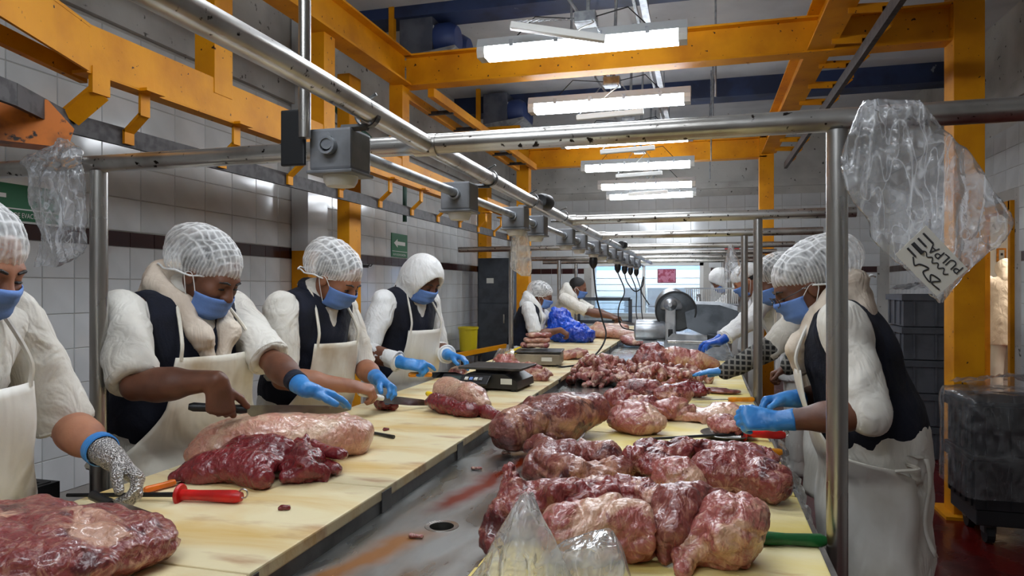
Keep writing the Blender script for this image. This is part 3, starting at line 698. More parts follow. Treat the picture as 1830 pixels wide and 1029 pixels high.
# ------------------------------------------------------------------ the long cutting table
ZT = .84; ZL = .90; ZR = .872
XE = -.795; XW = -1.48; XRL = -.43; XRR = .236
TY0, TY1 = .3, 10.3
pan_o = ((XW + XRR) / 2 - .01, (TY0 + TY1) / 2)
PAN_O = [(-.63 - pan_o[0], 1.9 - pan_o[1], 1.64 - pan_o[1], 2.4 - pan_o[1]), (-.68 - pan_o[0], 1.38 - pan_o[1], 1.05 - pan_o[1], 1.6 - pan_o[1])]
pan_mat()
tb = empty('cutting_table', (pan_o[0], pan_o[1], 0), 'long stainless steel cutting table with a sunken middle', 'table')
dr = (-.612, 1.585)
# pan top with a drain hole, as a ring of quads around the hole
p = MB(); n = 24; hr = .03
ring = [(dr[0] + hr * math.cos(2 * math.pi * k / n), dr[1] + hr * math.sin(2 * math.pi * k / n), ZT) for k in range(n)]
def sqp(a, hx=.15):
    c, s = math.cos(a), math.sin(a); f = hx / max(abs(c), abs(s)); return (dr[0] + f * c, dr[1] + f * s, ZT)
sq = [sqp(2 * math.pi * k / n) for k in range(n)]
p.add(ring + sq, [(k, n + k, n + (k + 1) % n, (k + 1) % n) for k in range(n)])
X0, X1 = XW - .03, XRR + .01; a0, a1, c0, c1 = dr[0] - .15, dr[0] + .15, dr[1] - .15, dr[1] + .15
for (x0, x1, y0, y1) in ((X0, a0, TY0, TY1), (a1, X1, TY0, TY1), (a0, a1, TY0, c0), (a0, a1, c1, TY1)):
    p.add([(x0, y0, ZT), (x1, y0, ZT), (x1, y1, ZT), (x0, y1, ZT)], [(0, 1, 2, 3)])
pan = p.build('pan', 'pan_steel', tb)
MB().bb(X0, X0 + .012, TY0, TY1, ZT - .06, ZT + .02).bb(X1, X1 + .012, TY0, TY1, ZT - .06, ZT + .012).bb(X0, X1, TY0, TY0 + .012, ZT - .06, ZT).bb(X0, X1, TY1 - .012, TY1, ZT - .06, ZT + .02).build('rim', 'steel', tb)
MB().lathe([(.029, -.05), (.03, 0), (.041, .0015), (.042, .0005)], 28, (dr[0], dr[1], ZT)).build('drain_ring', 'steel', tb, smooth=True)
MB().lathe([(.0, -.06), (.031, -.06), (.031, -.002)], 24, (dr[0], dr[1], ZT)).build('drain_well', 'black_plastic', tb)
MB().bb(XE - .02, XE - .002, TY0, TY1, ZT, ZL - .028).build('edge_rail', 'steel_dark', tb)
JY = [1.09 + .57 * k for k in range(-1, 16)]
for y in JY: MB().bb(XE - .03, XE + .002, y - .028, y + .028, ZT, ZL - .006, .001).build('bracket', 'steel_dark', tb)
MB().bb(XW - .02, XW + .02, TY0, TY1, ZT, ZL - .03).build('back_rail', 'steel_dark', tb)
for y in (.6, 2.6, 4.6, 6.6, 8.6, 10.1):
    for x in (XW + .04, XRR - .05): MB().tube([(x, y, 0), (x, y, ZT - .03)], .025, 12).build('leg', 'steel', tb, smooth=True)
for x in (XW + .04, XRR - .05): MB().tube([(x, .6, .2), (x, 10.1, .2)], .018, 10).build('stretcher', 'steel', tb, smooth=True)
for k in range(len(JY) - 1):
    y0, y1 = JY[k] + .002, JY[k + 1] - .002
    o = MB().bb(XW, XE, y0, y1, ZL - .028, ZL + random.uniform(-.001, .001), .004).build('cutting_board', 'board')
    tag(o, 'cream plastic cutting board, %s from the near end of the left-hand table side' % ['first', 'second', 'third', 'fourth', 'fifth', 'sixth', 'seventh', 'eighth', 'ninth', 'tenth', 'eleventh', 'twelfth', 'thirteenth', 'fourteenth', 'fifteenth', 'sixteenth'][k], 'cutting board', 'cutting boards on the left table side')
RJ = [.6, 1.3, 1.96, 2.64, 3.35, 4.05, 4.75, 5.45]
for k in range(len(RJ) - 1):
    y0, y1 = RJ[k] + .004, RJ[k + 1] - .004
    o = MB().box(((XRL + XRR) / 2 + random.uniform(-.006, .006), (y0 + y1) / 2, (ZT + ZR) / 2 + .0005), (XRR - XRL, y1 - y0, ZR - ZT - .001), Euler((0, 0, R(random.uniform(-.5, .5)))), .004).build('cutting_board', 'board_yellow')
    tag(o, 'yellowed plastic cutting board, %s from the near end of the right-hand table side' % ['first', 'second', 'third', 'fourth', 'fifth', 'sixth', 'seventh'][k], 'cutting board', 'cutting boards on the right table side')

# ------------------------------------------------------------------ people
mat('skin_dark', (112, 70, 50), .5, c2=(92, 56, 40), ns=9., sub=.08, bump=.05, bs=120.)
mat('skin_mid', (156, 104, 76), .5, c2=(136, 86, 62), ns=9., sub=.1, bump=.05, bs=120.)
mat('skin_tan', (172, 118, 90), .5, c2=(150, 98, 74), ns=9., sub=.1, bump=.05, bs=120.)
mat('hair_black', (20, 17, 16), .6, bump=.5, bs=140.)
mat('cloth_white', (226, 222, 212), .85, c2=(212, 206, 194), ns=3., bump=.12, bs=120., sheen=.2, fold=.4)
mat('cloth_bright', (234, 234, 232), .85, c2=(220, 220, 218), ns=3., bump=.12, bs=120., sheen=.2, fold=.4)
mat('cloth_cream', (222, 208, 190), .85, c2=(206, 190, 172), ns=4., bump=.15, bs=140., fold=.4)
mat('cloth_navy', (20, 24, 40), .95, c2=(13, 15, 26), ns=6., bump=.2, bs=160., fold=.4, fs=7.)
mat('apron_clean', (228, 224, 214), .45, c2=(212, 206, 192), ns=4., bump=.1, bs=20., fold=.3, fs=5.)
mat('apron_stained', (226, 220, 204), .45, c2=(176, 150, 108), ns=5., lo=.55, hi=.82, bump=.12, bs=20., fold=.3, fs=5.)
mat('apron_worn', (214, 208, 196), .45, c2=(180, 170, 152), ns=3.4, lo=.5, hi=.8, c3=(150, 110, 70), ns3=6., lo3=.68, hi3=.85, bump=.12, bs=20., fold=.3, fs=5.)
mat('mask_blue', (104, 138, 200), .8, c2=(92, 126, 190), ns=10., bump=.1, bs=200.)
mat('nitrile', (62, 138, 206), .35, c2=(48, 120, 190), ns=14., bump=.25, bs=45.)
mat('nitrile_deep', (36, 92, 196), .35, c2=(28, 78, 176), ns=14., bump=.25, bs=45.)
mat('rubber_boot', (224, 222, 214), .35)
mat('trousers_white', (206, 202, 194), .85, bump=.15, bs=90.)
def pattern_mats():
    # chain mail
    m = mat('chain_mail', (128, 126, 124), .35, .85); N = m.node_tree.nodes; L = m.node_tree.links; b = N['Principled BSDF']; tc = [n for n in N if n.type == 'TEX_COORD'][0]
    v = N.new('ShaderNodeTexVoronoi'); v.inputs['Scale'].default_value = 240.; L.new(tc.outputs['Object'], v.inputs['Vector'])
    bp = N.new('ShaderNodeBump'); bp.inputs['Strength'].default_value = .9; bp.inputs['Distance'].default_value = .004; L.new(v.outputs['Distance'], bp.inputs['Height']); L.new(bp.outputs['Normal'], b.inputs['Normal'])
    r = N.new('ShaderNodeValToRGB'); r.color_ramp.elements[0].color = (*lin((60, 58, 58)), 1); r.color_ramp.elements[1].color = (*lin((182, 178, 174)), 1); r.color_ramp.elements[1].position = .6
    L.new(v.outputs['Distance'], r.inputs[0]); L.new(r.outputs[0], b.inputs['Base Color'])
    # plaid shirt
    m = mat('plaid', (60, 60, 60), .9); N = m.node_tree.nodes; L = m.node_tree.links; b = N['Principled BSDF']; tc = [n for n in N if n.type == 'TEX_COORD'][0]
    acc = None
    for ax in 'XZ':
        w = N.new('ShaderNodeTexWave'); w.bands_direction = ax; w.inputs['Scale'].default_value = 11.; w.inputs['Distortion'].default_value = 1.2; L.new(tc.outputs['Object'], w.inputs['Vector'])
        if acc is None: acc = w.outputs['Fac']
        else:
            a = N.new('ShaderNodeMath'); a.operation = 'MAXIMUM'; L.new(acc, a.inputs[0]); L.new(w.outputs['Fac'], a.inputs[1]); acc = a.outputs[0]
    r = N.new('ShaderNodeValToRGB'); e = r.color_ramp.elements; e[0].color = (*lin((18, 18, 20)), 1); e[0].position = .4; e[1].color = (*lin((122, 120, 114)), 1); e[1].position = .72
    a = N.new('ShaderNodeMath'); a.operation = 'MULTIPLY'; a.inputs[1].default_value = .72; L.new(acc, a.inputs[0]); L.new(a.outputs[0], r.inputs[0]); L.new(r.outputs[0], b.inputs['Base Color'])
    # hair net: gathered thin white gauze, more see-through between the folds
    for nm, dens in (('hairnet', .34), ('hairnet_thin', .24)):
        m = bpy.data.materials.new(nm); m.use_nodes = True; N = m.node_tree.nodes; L = m.node_tree.links; b = N['Principled BSDF']
        b.inputs['Base Color'].default_value = (.88, .88, .87, 1); b.inputs['Roughness'].default_value = .45
        tc = N.new('ShaderNodeTexCoord'); at = N.new('ShaderNodeAttribute'); at.attribute_name = 'fold'
        nz = N.new('ShaderNodeTexNoise'); nz.inputs['Scale'].default_value = 26.; nz.inputs['Detail'].default_value = 4.; nz.inputs['Distortion'].default_value = 1.; L.new(tc.outputs['Object'], nz.inputs['Vector'])
        md = N.new('ShaderNodeMath'); md.operation = 'MULTIPLY_ADD'; L.new(at.outputs['Fac'], md.inputs[0]); md.inputs[1].default_value = .8; L.new(nz.outputs['Fac'], md.inputs[2])
        mr = N.new('ShaderNodeMapRange'); mr.inputs['From Min'].default_value = .42; mr.inputs['From Max'].default_value = 1.15; mr.inputs['To Min'].default_value = dens * .55; mr.inputs['To Max'].default_value = min(.95, dens * 2.3)
        L.new(md.outputs[0], mr.inputs['Value']); L.new(mr.outputs['Result'], b.inputs['Alpha'])
        MATS[nm] = m
pattern_mats()
def attr(o, name, vals):
    a = o.data.attributes.new(name, 'FLOAT', 'POINT'); a.data.foreach_set('value', np.asarray(vals, np.float32))
def nrm(v):
    v = np.asarray(v, float); return v / np.linalg.norm(v)
def rodr(v, ax, a):
    ax = nrm(ax); v = np.asarray(v, float); return v * math.cos(a) + np.cross(ax, v) * math.sin(a) + ax * (ax @ v) * (1 - math.cos(a))
def elbow_ik(sh, wr, l1, l2, pole):
    sh, wr = np.array(sh, float), np.array(wr, float); d = wr - sh; D = np.linalg.norm(d)
    if D > (l1 + l2) * .985: wr = sh + d * ((l1 + l2) * .985 / D); d = wr - sh; D = np.linalg.norm(d)
    D = max(D, abs(l1 - l2) + .02)
    a = (l1 * l1 - l2 * l2 + D * D) / (2 * D); h = math.sqrt(max(l1 * l1 - a * a, 0)); u = d / np.linalg.norm(d)
    p = np.array(pole, float); p = p - u * (p @ u); p = nrm(p); return sh + u * a + p * h, wr
def hand_sdf(s, w, f, n, side, curl=.5, spread=.0, thumb=.5, S=1., fat=0., flat=None, index=None):
    """palm and five jointed fingers; f fingers' direction, n palm normal, side 'R'/'L'"""
    f = nrm(f); n = np.asarray(n, float); n = nrm(n - f * (n @ f)); t = np.cross(f, n) * (1 if side == 'R' else -1); w = np.array(w, float)
    off = [.0285, .0095, -.0095, -.0275]; ln = [.072, .08, .074, .058]; kn = [.088, .092, .087, .078]
    for i in range(4):
        a = w + t * off[i] * .55 * S + f * .01 * S; k = w + f * kn[i] * S + t * off[i] * S - n * .003
        s.cap(a, k, (.0145 + fat) * S, (.0122 + fat) * S, .016); p = k; d = f + t * (spread * off[i] * 10); d = nrm(d); ax = np.cross(d, n)
        c = curl[i] if isinstance(curl, (list, tuple)) else curl
        if index is not None and i == 0: c = index
        for seg, (fr, ca) in enumerate(((.46, 1.), (.3, 1.05), (.24, .75))):
            d = rodr(d, ax, c * ca); q = p + d * ln[i] * fr * S; r0 = (.0098, .0088, .0078)[seg] + fat; s.cap(p, q, r0 * S, (r0 - .0008) * S, .004); p = q
    s.cap(w + f * .03 * S + t * .012, w + f * .05 * S + t * .026 * S + n * .012, (.019 + fat) * S, (.014 + fat) * S, .016)
    p = w + f * .04 * S + t * .03 * S + n * .008; d = nrm(t * (.75 - .5 * thumb) + f * .75 + n * (.2 + .5 * thumb))
    for L_, r0 in ((.036, .0118), (.032, .0108)):
        q = p + d * L_ * S; s.cap(p, q, (r0 + fat) * S, (r0 - .001 + fat) * S, .006); p = q; d = nrm(d + f * .35 - t * .45 * thumb + n * .15 * thumb)
    return s
def person(name, label, H, face, S=1., lean=12, look=(0, 30), bulk=1., skin='skin_mid', coat='cloth_white', sleeves=(.95, .95), hands=None, vest=True, apron='apron_clean',
           headwear='hairnet', hood=False, mask=True, glasses=False, detail=1., elbows=None, coat_len=.25, roll=0., netback=.02, fore=None, bib=.17, seed=0, twist=0, hoodm=None, turn_head=None, hairm='hair_black', shw=.19, drop=.02, mz=0., wrap=None):
    """H head centre (world), face body heading in degrees, look (yaw, pitch down) of the head; hands {'R': dict(w=,f=,n=,...)}"""
    a = R(face); fw = np.array((math.cos(a), math.sin(a), 0)); rt = np.array((math.sin(a), -math.cos(a), 0)); up = np.array((0, 0, 1.)); H = np.array(H, float)
    hy = a - R(look[0]); hp = R(look[1])                       # positive look yaw turns to the person's right
    hf0 = np.array((math.cos(hy), math.sin(hy), 0)); hr = np.array((math.sin(hy), -math.cos(hy), 0))
    hf = hf0 * math.cos(hp) - up * math.sin(hp); hu = np.cross(hr, hf)
    if roll: hr2 = rodr(hr, hf, R(roll)); hu = rodr(hu, hf, R(roll)); hr = hr2
    ln = R(lean); sp = up * math.cos(ln) + fw * math.sin(ln); sf = fw * math.cos(ln) - up * math.sin(ln)
    Nk = H - up * (.105 - drop) * S - hf0 * (.075 + .0012 * look[1]) * S; P = Nk - sp * .49 * S; M = np.stack((rt, sf, sp), 1)
    base = np.array((P[0], P[1], 0)); root = empty(name, base, label, 'person'); root['seed'] = seed
    h0 = .012 / detail; B = bulk
    sh = {'R': Nk - sp * .055 * S + rt * shw * S * (B * .5 + .5), 'L': Nk - sp * .055 * S - rt * shw * S * (B * .5 + .5)}
    arms = {}
    for s_ in 'RL':
        hd = (hands or {}).get(s_)
        if hd is None: wr = sh[s_] - up * .48 + fw * .15; hd = dict(w=wr, f=fw * .4 - up, n=-rt if s_ == 'R' else rt, hide=True)
        sg = 1 if s_ == 'R' else -1
        pole = (elbows or {}).get(s_, rt * sg * .6 - up * .8 - fw * .35)
        el, wr = elbow_ik(sh[s_], hd['w'], .285 * S, .26 * S, pole); arms[s_] = (sh[s_], el, wr, hd)
    parts = {}
    # ---- skin: head, neck, forearms, bare hands, one object
    def hp_(x, y, z): return H + (hr * x + hf * y + hu * z) * S
    HM = np.stack((hr, hf, hu), 1)
    Vs = []; Fs = []; cnt = 0
    def keep(V, F):
        nonlocal cnt
        Vs.append(V); Fs.append(F + cnt); cnt += len(V)
    s = SDF(); s.ell(hp_(0, -.012, .028), np.array((.078, .098, .09)) * S, HM, .02).ell(hp_(0, .028, -.035), np.array((.063, .066, .084)) * S, HM, .03).ell(hp_(0, .05, -.09), np.array((.036, .036, .028)) * S, HM, .03)
    s.cap(hp_(-.034, .078, .012), hp_(.034, .078, .012), .0145 * S, k=.02).cap(hp_(0, .088, .004), hp_(0, .108, -.038), .008 * S, .0135 * S, .014)
    for q in (-1, 1):
        s.ell(hp_(q * .038, .06, -.03), np.array((.028, .028, .026)) * S, HM, .02); s.ell(hp_(q * .032, .096, -.006), np.array((.017, .014, .0115)) * S, HM, .012, 's')
        s.ell(hp_(q * .032, .079, -.006), np.array((.0155, .0125, .0115)) * S, HM, .004); s.ell(hp_(q * .079, -.006, -.014), np.array((.009, .02, .032)) * S, HM, .008)
        s.cap(hp_(q * .013, .1, -.04), hp_(q * .014, .098, -.042), .009 * S, k=.008)
    s.cap(hp_(-.018, .09, -.068), hp_(.018, .09, -.068), .009 * S, k=.012).cap(hp_(0, -.02, -.06), Nk - sp * .05, .056 * S, .062 * S, .03)
    keep(*s.mesh(.0058 / detail))
    tor = SDF(); tor.ell(Nk - sp * .18 * S, np.array((.15 * B, .1 * B, .2)) * S, M, .05).ell(P + sp * .08 * S, np.array((.15 * B, .11 * B, .2)) * S, M, .05).cap(sh['R'] + sp * .01, sh['L'] + sp * .01, .055 * S, k=.05)
    for s_ in 'RL':
        S0, el, wr, hd = arms[s_]; tor.cap(S0, el, .05 * S * B ** .5, .041 * S, .03)
        fa = SDF(); fa.cap(el, el + (wr - el) * .45, .0415 * S, .041 * S, .02).cap(el + (wr - el) * .3, wr, .0425 * S * B ** .4, .0275 * S, .03)
        if not hd.get('glove') and not hd.get('hide'):
            hand_sdf(fa, wr, hd['f'], hd['n'], s_, **{k: hd[k] for k in ('curl', 'spread', 'thumb', 'index') if k in hd}, S=S)
            keep(*fa.mesh(.0047 / detail))
        else: keep(*fa.mesh(.008 / detail))
    keep(*tor.mesh(.018 / detail))
    finish('body', np.concatenate(Vs), np.concatenate(Fs), skin, root, True)
    # ---- eyes
    if detail >= .8:
        for q in (-1, 1):
            e = MB(); e.sphere((0, 0, 0), (.0135 * S, .009 * S, .004 * S), 10, 6); V = np.array(e.V) @ HM.T + hp_(q * .032, .0865, -.0105)
            finish('eye', V, e.F, 'hair_black', root, True)
            e = MB(); e.tube([hp_(q * .014, .098, .012), hp_(q * .032, .0965, .018), hp_(q * .05, .082, .012)], [.003, .0042, .0025], 6).build('eyebrow', 'hair_black', root, smooth=True)
    # ---- hair and head covering
    hs = SDF(); hs.ell(hp_(0, -.02, .036), np.array((.084, .1, .09)) * S, HM, .01).half(hp_(0, .05, .038), hf * .62 - hu * .72)
    V, F = hs.mesh(.009 / detail); finish('hair', V, F, hairm, root, True)
    if headwear == 'hairnet':
        s = SDF(); s.ell(hp_(0, -.02 - netback, .04), np.array((.097, .112 + netback * .95, .1)) * S, HM, .02).ell(hp_(0, -.055 - netback, .0), np.array((.078, .06, .06)) * S, HM, .05)
        s.half(hp_(0, .085, .02), hf * .3 - hu * .95, .012)
        V, F = s.mesh(.0034 / detail if detail >= .8 else .006); V = relax(V, F, 1); Nv = vnormals(V, F); q = (V - hp_(0, -.02, .03)) @ HM / S
        ang = np.arctan2(q[:, 0], q[:, 1]); rr = np.hypot(q[:, 0], q[:, 1]); low = np.clip((.075 - q[:, 2]) / .09, 0, 1)
        wob = fbm(q, 12, seed); l1 = np.abs(np.sin(ang * 26 + wob * 2.2)); l2 = np.abs(np.sin(q[:, 0] * 150 + wob * 2.)); l3 = np.abs(np.sin(q[:, 1] * 105 - q[:, 2] * 60 + wob * 2.))
        fold = low * (1 - l1) ** 1.6 + (1 - low) * np.maximum((1 - l2) ** 2.4, .8 * (1 - l3) ** 2.4) + .12
        V = V + Nv * (fold * .003 + fbm(q, 30, seed + 5) * .0025)[:, None]
        o = finish('hairnet', V, F, 'hairnet' if detail >= .8 else 'hairnet', root, True); attr(o, 'fold', fold)
        pts = []
        for k in range(33):
            t = 2 * math.pi * k / 32; x = .095 * math.sin(t); y = -.02 - netback + (.112 + netback * .95) * math.cos(t) * .94; z = .02 + (y - .085) * .3 + .004 * math.sin(9 * t) ; pts.append(hp_(x * (.93 if y > 0 else 1), y, z))
        finish('elastic_band', *(lambda e: (e.V, e.F))(MB().tube(pts, .0035 * S, 6, False)), 'cloth_bright', root, True)
    elif headwear == 'hood':
        s = SDF(); s.ell(hp_(0, -.01, .02), np.array((.112, .128, .13)) * S, HM, .03).cap(hp_(0, -.06, -.04), Nk - sp * .02, .085 * S, .11 * S, .05).ell(hp_(0, .11, -.03), np.array((.078, .12, .092)) * S, HM, .012, 's').cap(hp_(0, .1, -.12), hp_(0, .2, -.2), .06, .06, .02, op='s')
        V, F = s.mesh(.0085 / detail); Nv = vnormals(V, F); V = V + Nv * (fbm(V, 9, seed) * .006)[:, None]
        finish('hood', V, F, hoodm or coat, root, True)
    elif headwear == 'cap':
        s = SDF(); s.ell(hp_(0, -.015, .045), np.array((.094, .115, .085)) * S, HM, .02).half(hp_(0, 0, .012), -hu)
        V, F = s.mesh(.0085 / detail); finish('cap', V, F, 'cloth_bright', root, True)
    if mask:
        def mk(u, v):
            th = (u * 2 - 1) * R(78); z = -.018 + mz - v * .098; prom = .112 - .01 * v - .03 * max(0, v - .72) / .28 + (.012 * math.exp(-((u - .5) / .12) ** 2) if v < .35 and mz > -.01 else 0)
            ple = .0022 * math.sin(v * math.pi * 7) * (1 - abs(2 * u - 1)); x = (.083 - .012 * v) * math.sin(th); y = .012 + (prom - .012 + ple) * math.cos(th) ** .85
            if v < .12: y -= .006 * (1 - v / .12)
            return hp_(x, y, z + .014 * abs(2 * u - 1) * (v - .4))
        V, F = grid_mesh(mk, 19, 15); mo = finish('mask', V, F, 'mask_blue', root, True); solid(mo, .003)
        for q in (-1, 1):
            MB().tube(spline([mk(.5 + q * .49, .06), hp_(q * .086, -.0, .0), hp_(q * .09, -.022, -.012), hp_(q * .088, -.008, -.04), mk(.5 + q * .49, .92)], 5), .0016 * S, 5).build('ear_loop', 'white_plastic', mo, smooth=True)
    if glasses:
        g_ = MB()
        for q in (-1, 1):
            g_.tube([hp_(q * .034 + .024 * math.cos(t), .117 - .008 * abs(math.cos(t)), -.014 + .018 * math.sin(t)) for t in [k * math.pi / 8 for k in range(17)]], .0016, 5, False)
            g_.tube([hp_(q * .058, .11, -.01), hp_(q * .084, .05, -.004), hp_(q * .084, -.01, .002)], .0017, 5)
        g_.tube([hp_(-.01, .119, -.01), hp_(.01, .119, -.01)], .0016, 5); g_.build('glasses', 'steel_dark', root, smooth=True)
    # ---- coat with sleeves
    def wrinkle(V, F, amp, sd):
        Nv = vnormals(V, F); q = V * np.array((1., 1., 1.25)); n1 = fbm(q, 8, sd, 3); n2 = 1 - np.abs(vnoise(q + .4 * n1[:, None] * .1, 15, sd + 9)) * 2
        return V + Nv * (n1 * amp + n2 * amp * .55)[:, None]
    c = SDF(); t_ = .022
    c.ell(Nk - sp * .18 * S, np.array((.15 * B + t_, .1 * B + t_, .2 + t_)) * S, M, .06).ell(P + sp * .08 * S, np.array((.155 * B + t_, .115 * B + t_, .2)) * S, M, .06).cap(sh['R'] - sp * .005, sh['L'] - sp * .005, .066 * S, k=.06)
    c.cap(Nk - sp * .06, Nk + sp * .015, .085 * S, .072 * S, .03)
    c.cap(P + rt * .03, P - up * coat_len + rt * .04, .15 * B * S, .16 * B * S, .05, (fw, .8)).cap(P - rt * .03, P - up * coat_len - rt * .04, .15 * B * S, .16 * B * S, .05, (fw, .8))
    c.half(P - up * coat_len, -up)
    V, F = c.mesh(h0 * 1.25); V = wrinkle(V, F, .007, seed); co = finish('coat', V, F, coat, root, True)
    for s_ in 'RL':
        S0, el, wr, hd = arms[s_]; L_ = sleeves[0 if s_ == 'R' else 1]; c = SDF()
        if L_ <= 1.02:
            e = S0 + (el - S0) * L_; c.cap(S0 + (S0 - el) * .06, e, .068 * S * B ** .5, .064 * S * B ** .5, .03); dd = nrm(el - S0); c.half(e, dd, .004); c.cap(e + dd * .03, e + dd * .1, .046 * S * B ** .5, k=.004, op='s')
        else:
            e = el + (wr - el) * (L_ - 1); dd = nrm(wr - el)
            c.cap(S0 + (S0 - el) * .06, el, .067 * S * B ** .5, .058 * S, .03)
            c2 = SDF(); c2.cap(el, e, .058 * S, (.053 - .012 * (L_ - 1)) * S, .03).half(e, dd, .004); c2.cap(e + dd * .02, e + dd * .1, .032 * S, k=.004, op='s')
        V, F = c.mesh(h0)
        if L_ > 1.02: V2, F2 = c2.mesh(h0); F = np.concatenate((F, F2 + len(V))); V = np.concatenate((V, V2))
        V = wrinkle(V, F, .0075, seed + (3 if s_ == 'R' else 4))
        finish('sleeve', V, F, coat, co, True)
        if L_ < 1.5 or L_ >= 1:
            r_ = (.0665 if L_ <= 1.02 else .053) * S * (B ** .5 if L_ <= 1.02 else 1)
            pts = [e - dd * .012 + (nrm(np.cross(dd, (0, 0, 1) if abs(dd[2]) < .9 else (1, 0, 0))) * math.cos(t) + nrm(np.cross(dd, np.cross(dd, (0, 0, 1) if abs(dd[2]) < .9 else (1, 0, 0)))) * math.sin(t)) * (r_ - .004) for t in [k * math.pi / 10 for k in range(21)]]
            MB().tube(pts, .006, 6, False).build('cuff', coat, co, smooth=True)
        if fore and fore.get(s_):
            c = SDF(); c.cap(el, wr, .061 * S, .043 * S, .02); V, F = c.mesh(h0); V = wrinkle(V, F, .005, seed + 20); finish('shirt_sleeve', V, F, fore[s_], root, True)
        if hd.get('glove'):
            gs = SDF(); hand_sdf(gs, wr, hd['f'], hd['n'], s_, **{k: hd[k] for k in ('curl', 'spread', 'thumb', 'index') if k in hd}, S=S, fat=.0012); u_ = nrm(el - wr); gs.cap(wr + u_ * .05, wr - u_ * .005, .034 * S, .0285 * S, .012).half(wr + u_ * .055, u_, .002)
            V, F = gs.mesh(.0046 / min(detail, 1.)); Nv = vnormals(V, F); V = V + Nv * (fbm(V, 60, seed) * .0009)[:, None]
            go = finish('glove', V, F, hd['glove'], root, True)
            if hd['glove'] == 'chain_mail':
                MB().lathe([(.036, -.014), (.039, -.012), (.039, .012), (.036, .014)], 22, wr + u_ * .05, u_).build('wrist_strap', 'nitrile', go, smooth=True)
            if hd.get('band'): MB().lathe([(.033, -.02), (.036, -.018), (.036, .018), (.033, .02)], 22, wr + u_ * .062, u_).build('wrist_band', 'cloth_navy', root, smooth=True)
    # ---- vest
    if vest:
        c = SDF(); t_ = .036
        c.ell(Nk - sp * .17 * S, np.array((.15 * B + t_, .1 * B + t_, .19 + t_)) * S, M, .06).ell(P + sp * .1 * S, np.array((.155 * B + t_, .115 * B + t_, .2)) * S, M, .06).cap(sh['R'] * .92 + sh['L'] * .08, sh['L'] * .92 + sh['R'] * .08, .077 * S, k=.06)
        c.half(P - sp * .02, -sp)
        for s_ in 'RL':
            S0, el, wr, hd = arms[s_]; sg = 1 if s_ == 'R' else -1
            c.cap(S0 + rt * sg * .035 * S + sp * .02, S0 + (el - S0) * .95 + rt * sg * .02, .088 * S * B ** .5, .085 * S, .012, op='s')
        c.cap(Nk + sp * .0 + sf * .045, Nk + sp * .2 + sf * .08, .075 * S, .11 * S, .01, op='s').cap(Nk - sp * .15 * S + sf * .16 * B, Nk + sf * .1, .006 * S, .05 * S, .01, op='s')
        V, F = c.mesh(h0 * 1.1); V = wrinkle(V, F, .004, seed + 6); vo = finish('vest', V, F, 'cloth_navy', root, True)
        if not hood:
            c = SDF(); pts = [Nk + sp * .0 + sf * (.02 + .078 * math.cos(t)) * S + rt * .082 * S * math.sin(t) + sp * (.022 - .035 * math.cos(t)) for t in [R(32) + k * R(296) / 16 for k in range(17)]]
            c.chain(pts, [.018] * 17, .01); V, F = c.mesh(.007 / detail); finish('collar', V, F, 'cloth_navy', vo, True)
    if hood:
        c = SDF(); pts = [Nk + sf * (.012 + .088 * math.cos(t)) * S + rt * .1 * S * math.sin(t) + sp * (.03 - .05 * math.cos(t)) * S for t in [R(28) + k * R(304) / 14 for k in range(15)]]; rs = [(.024 + .018 * (1 - math.cos(k / 14 * 2 * math.pi)) / 2) * S for k in range(15)]
        c.chain(pts, rs, .02).ell(Nk - sf * .075 * S - sp * .025 * S, np.array((.13, .055, .075)) * S, M, .05).cap(Nk + rt * .095 * S + sf * .03, Nk + rt * .06 * S + sf * (.09 * B + .05) * S - sp * .09 * S, .034 * S, .03 * S, .03).cap(Nk + rt * .06 * S + sf * (.09 * B + .05) * S - sp * .09 * S, Nk + rt * .03 * S + sf * (.1 * B + .05) * S - sp * .17 * S, .03 * S, .018 * S, .03).cap(Nk - rt * .095 * S + sf * .03, Nk - rt * .06 * S + sf * (.09 * B + .05) * S - sp * .09 * S, .034 * S, .03 * S, .03).cap(Nk - rt * .06 * S + sf * (.09 * B + .05) * S - sp * .09 * S, Nk - rt * .03 * S + sf * (.1 * B + .05) * S - sp * .17 * S, .03 * S, .018 * S, .03); V, F = c.mesh(.009 / detail); V = wrinkle(V, F, .008, seed + 8); finish('folded_hood', V, F, hoodm or coat, root, True)
    # ---- apron
    if apron:
        A = .2 * B * S; D = (.115 * B + .052) * S; tot = .33 * S + (P[2] - .32)
        def ap(u, v):
            x = (u * 2 - 1); l = v * tot; lb = .33 * S
            if l < lb:
                k = l / lb; c_ = Nk - sp * (.16 * S + l); hw = (bib - .04 * (1 - k) + .075 * max(0, (k - .45) / .55) ** 1.5) * B * S; nd = sf; dd = D + .012 * math.sin(k * 3)
            else:
                m_ = l - lb; c_ = P - up * m_; hw = (bib + .075) * B * S + .01; q = min(1, m_ / .12); nd = nrm(sf * (1 - q) + fw * q); dd = D + .01
            A2 = A * 1.42; thm = math.asin(min(.985, hw / A2)); q_ = max(0., min(1., (l - lb * .8) / (lb * .35)))
            if wrap: thm = thm * (1 - q_) + R(wrap) * q_
            xx = A2 * math.sin(x * thm) * (1 - .22 * q_ * bool(wrap)); cx = math.cos(x * thm); w_ = .006 * math.sin(x * 7 + seed) * (v + .15) + .004 * math.sin(l * 26 + x * 2 + seed)
            return c_ + rt * xx + nd * (dd * cx + w_) + (up * 0)
        V, F = grid_mesh(ap, 25, 41); ao = finish('apron', V, F, apron, root, True); solid(ao, .003)
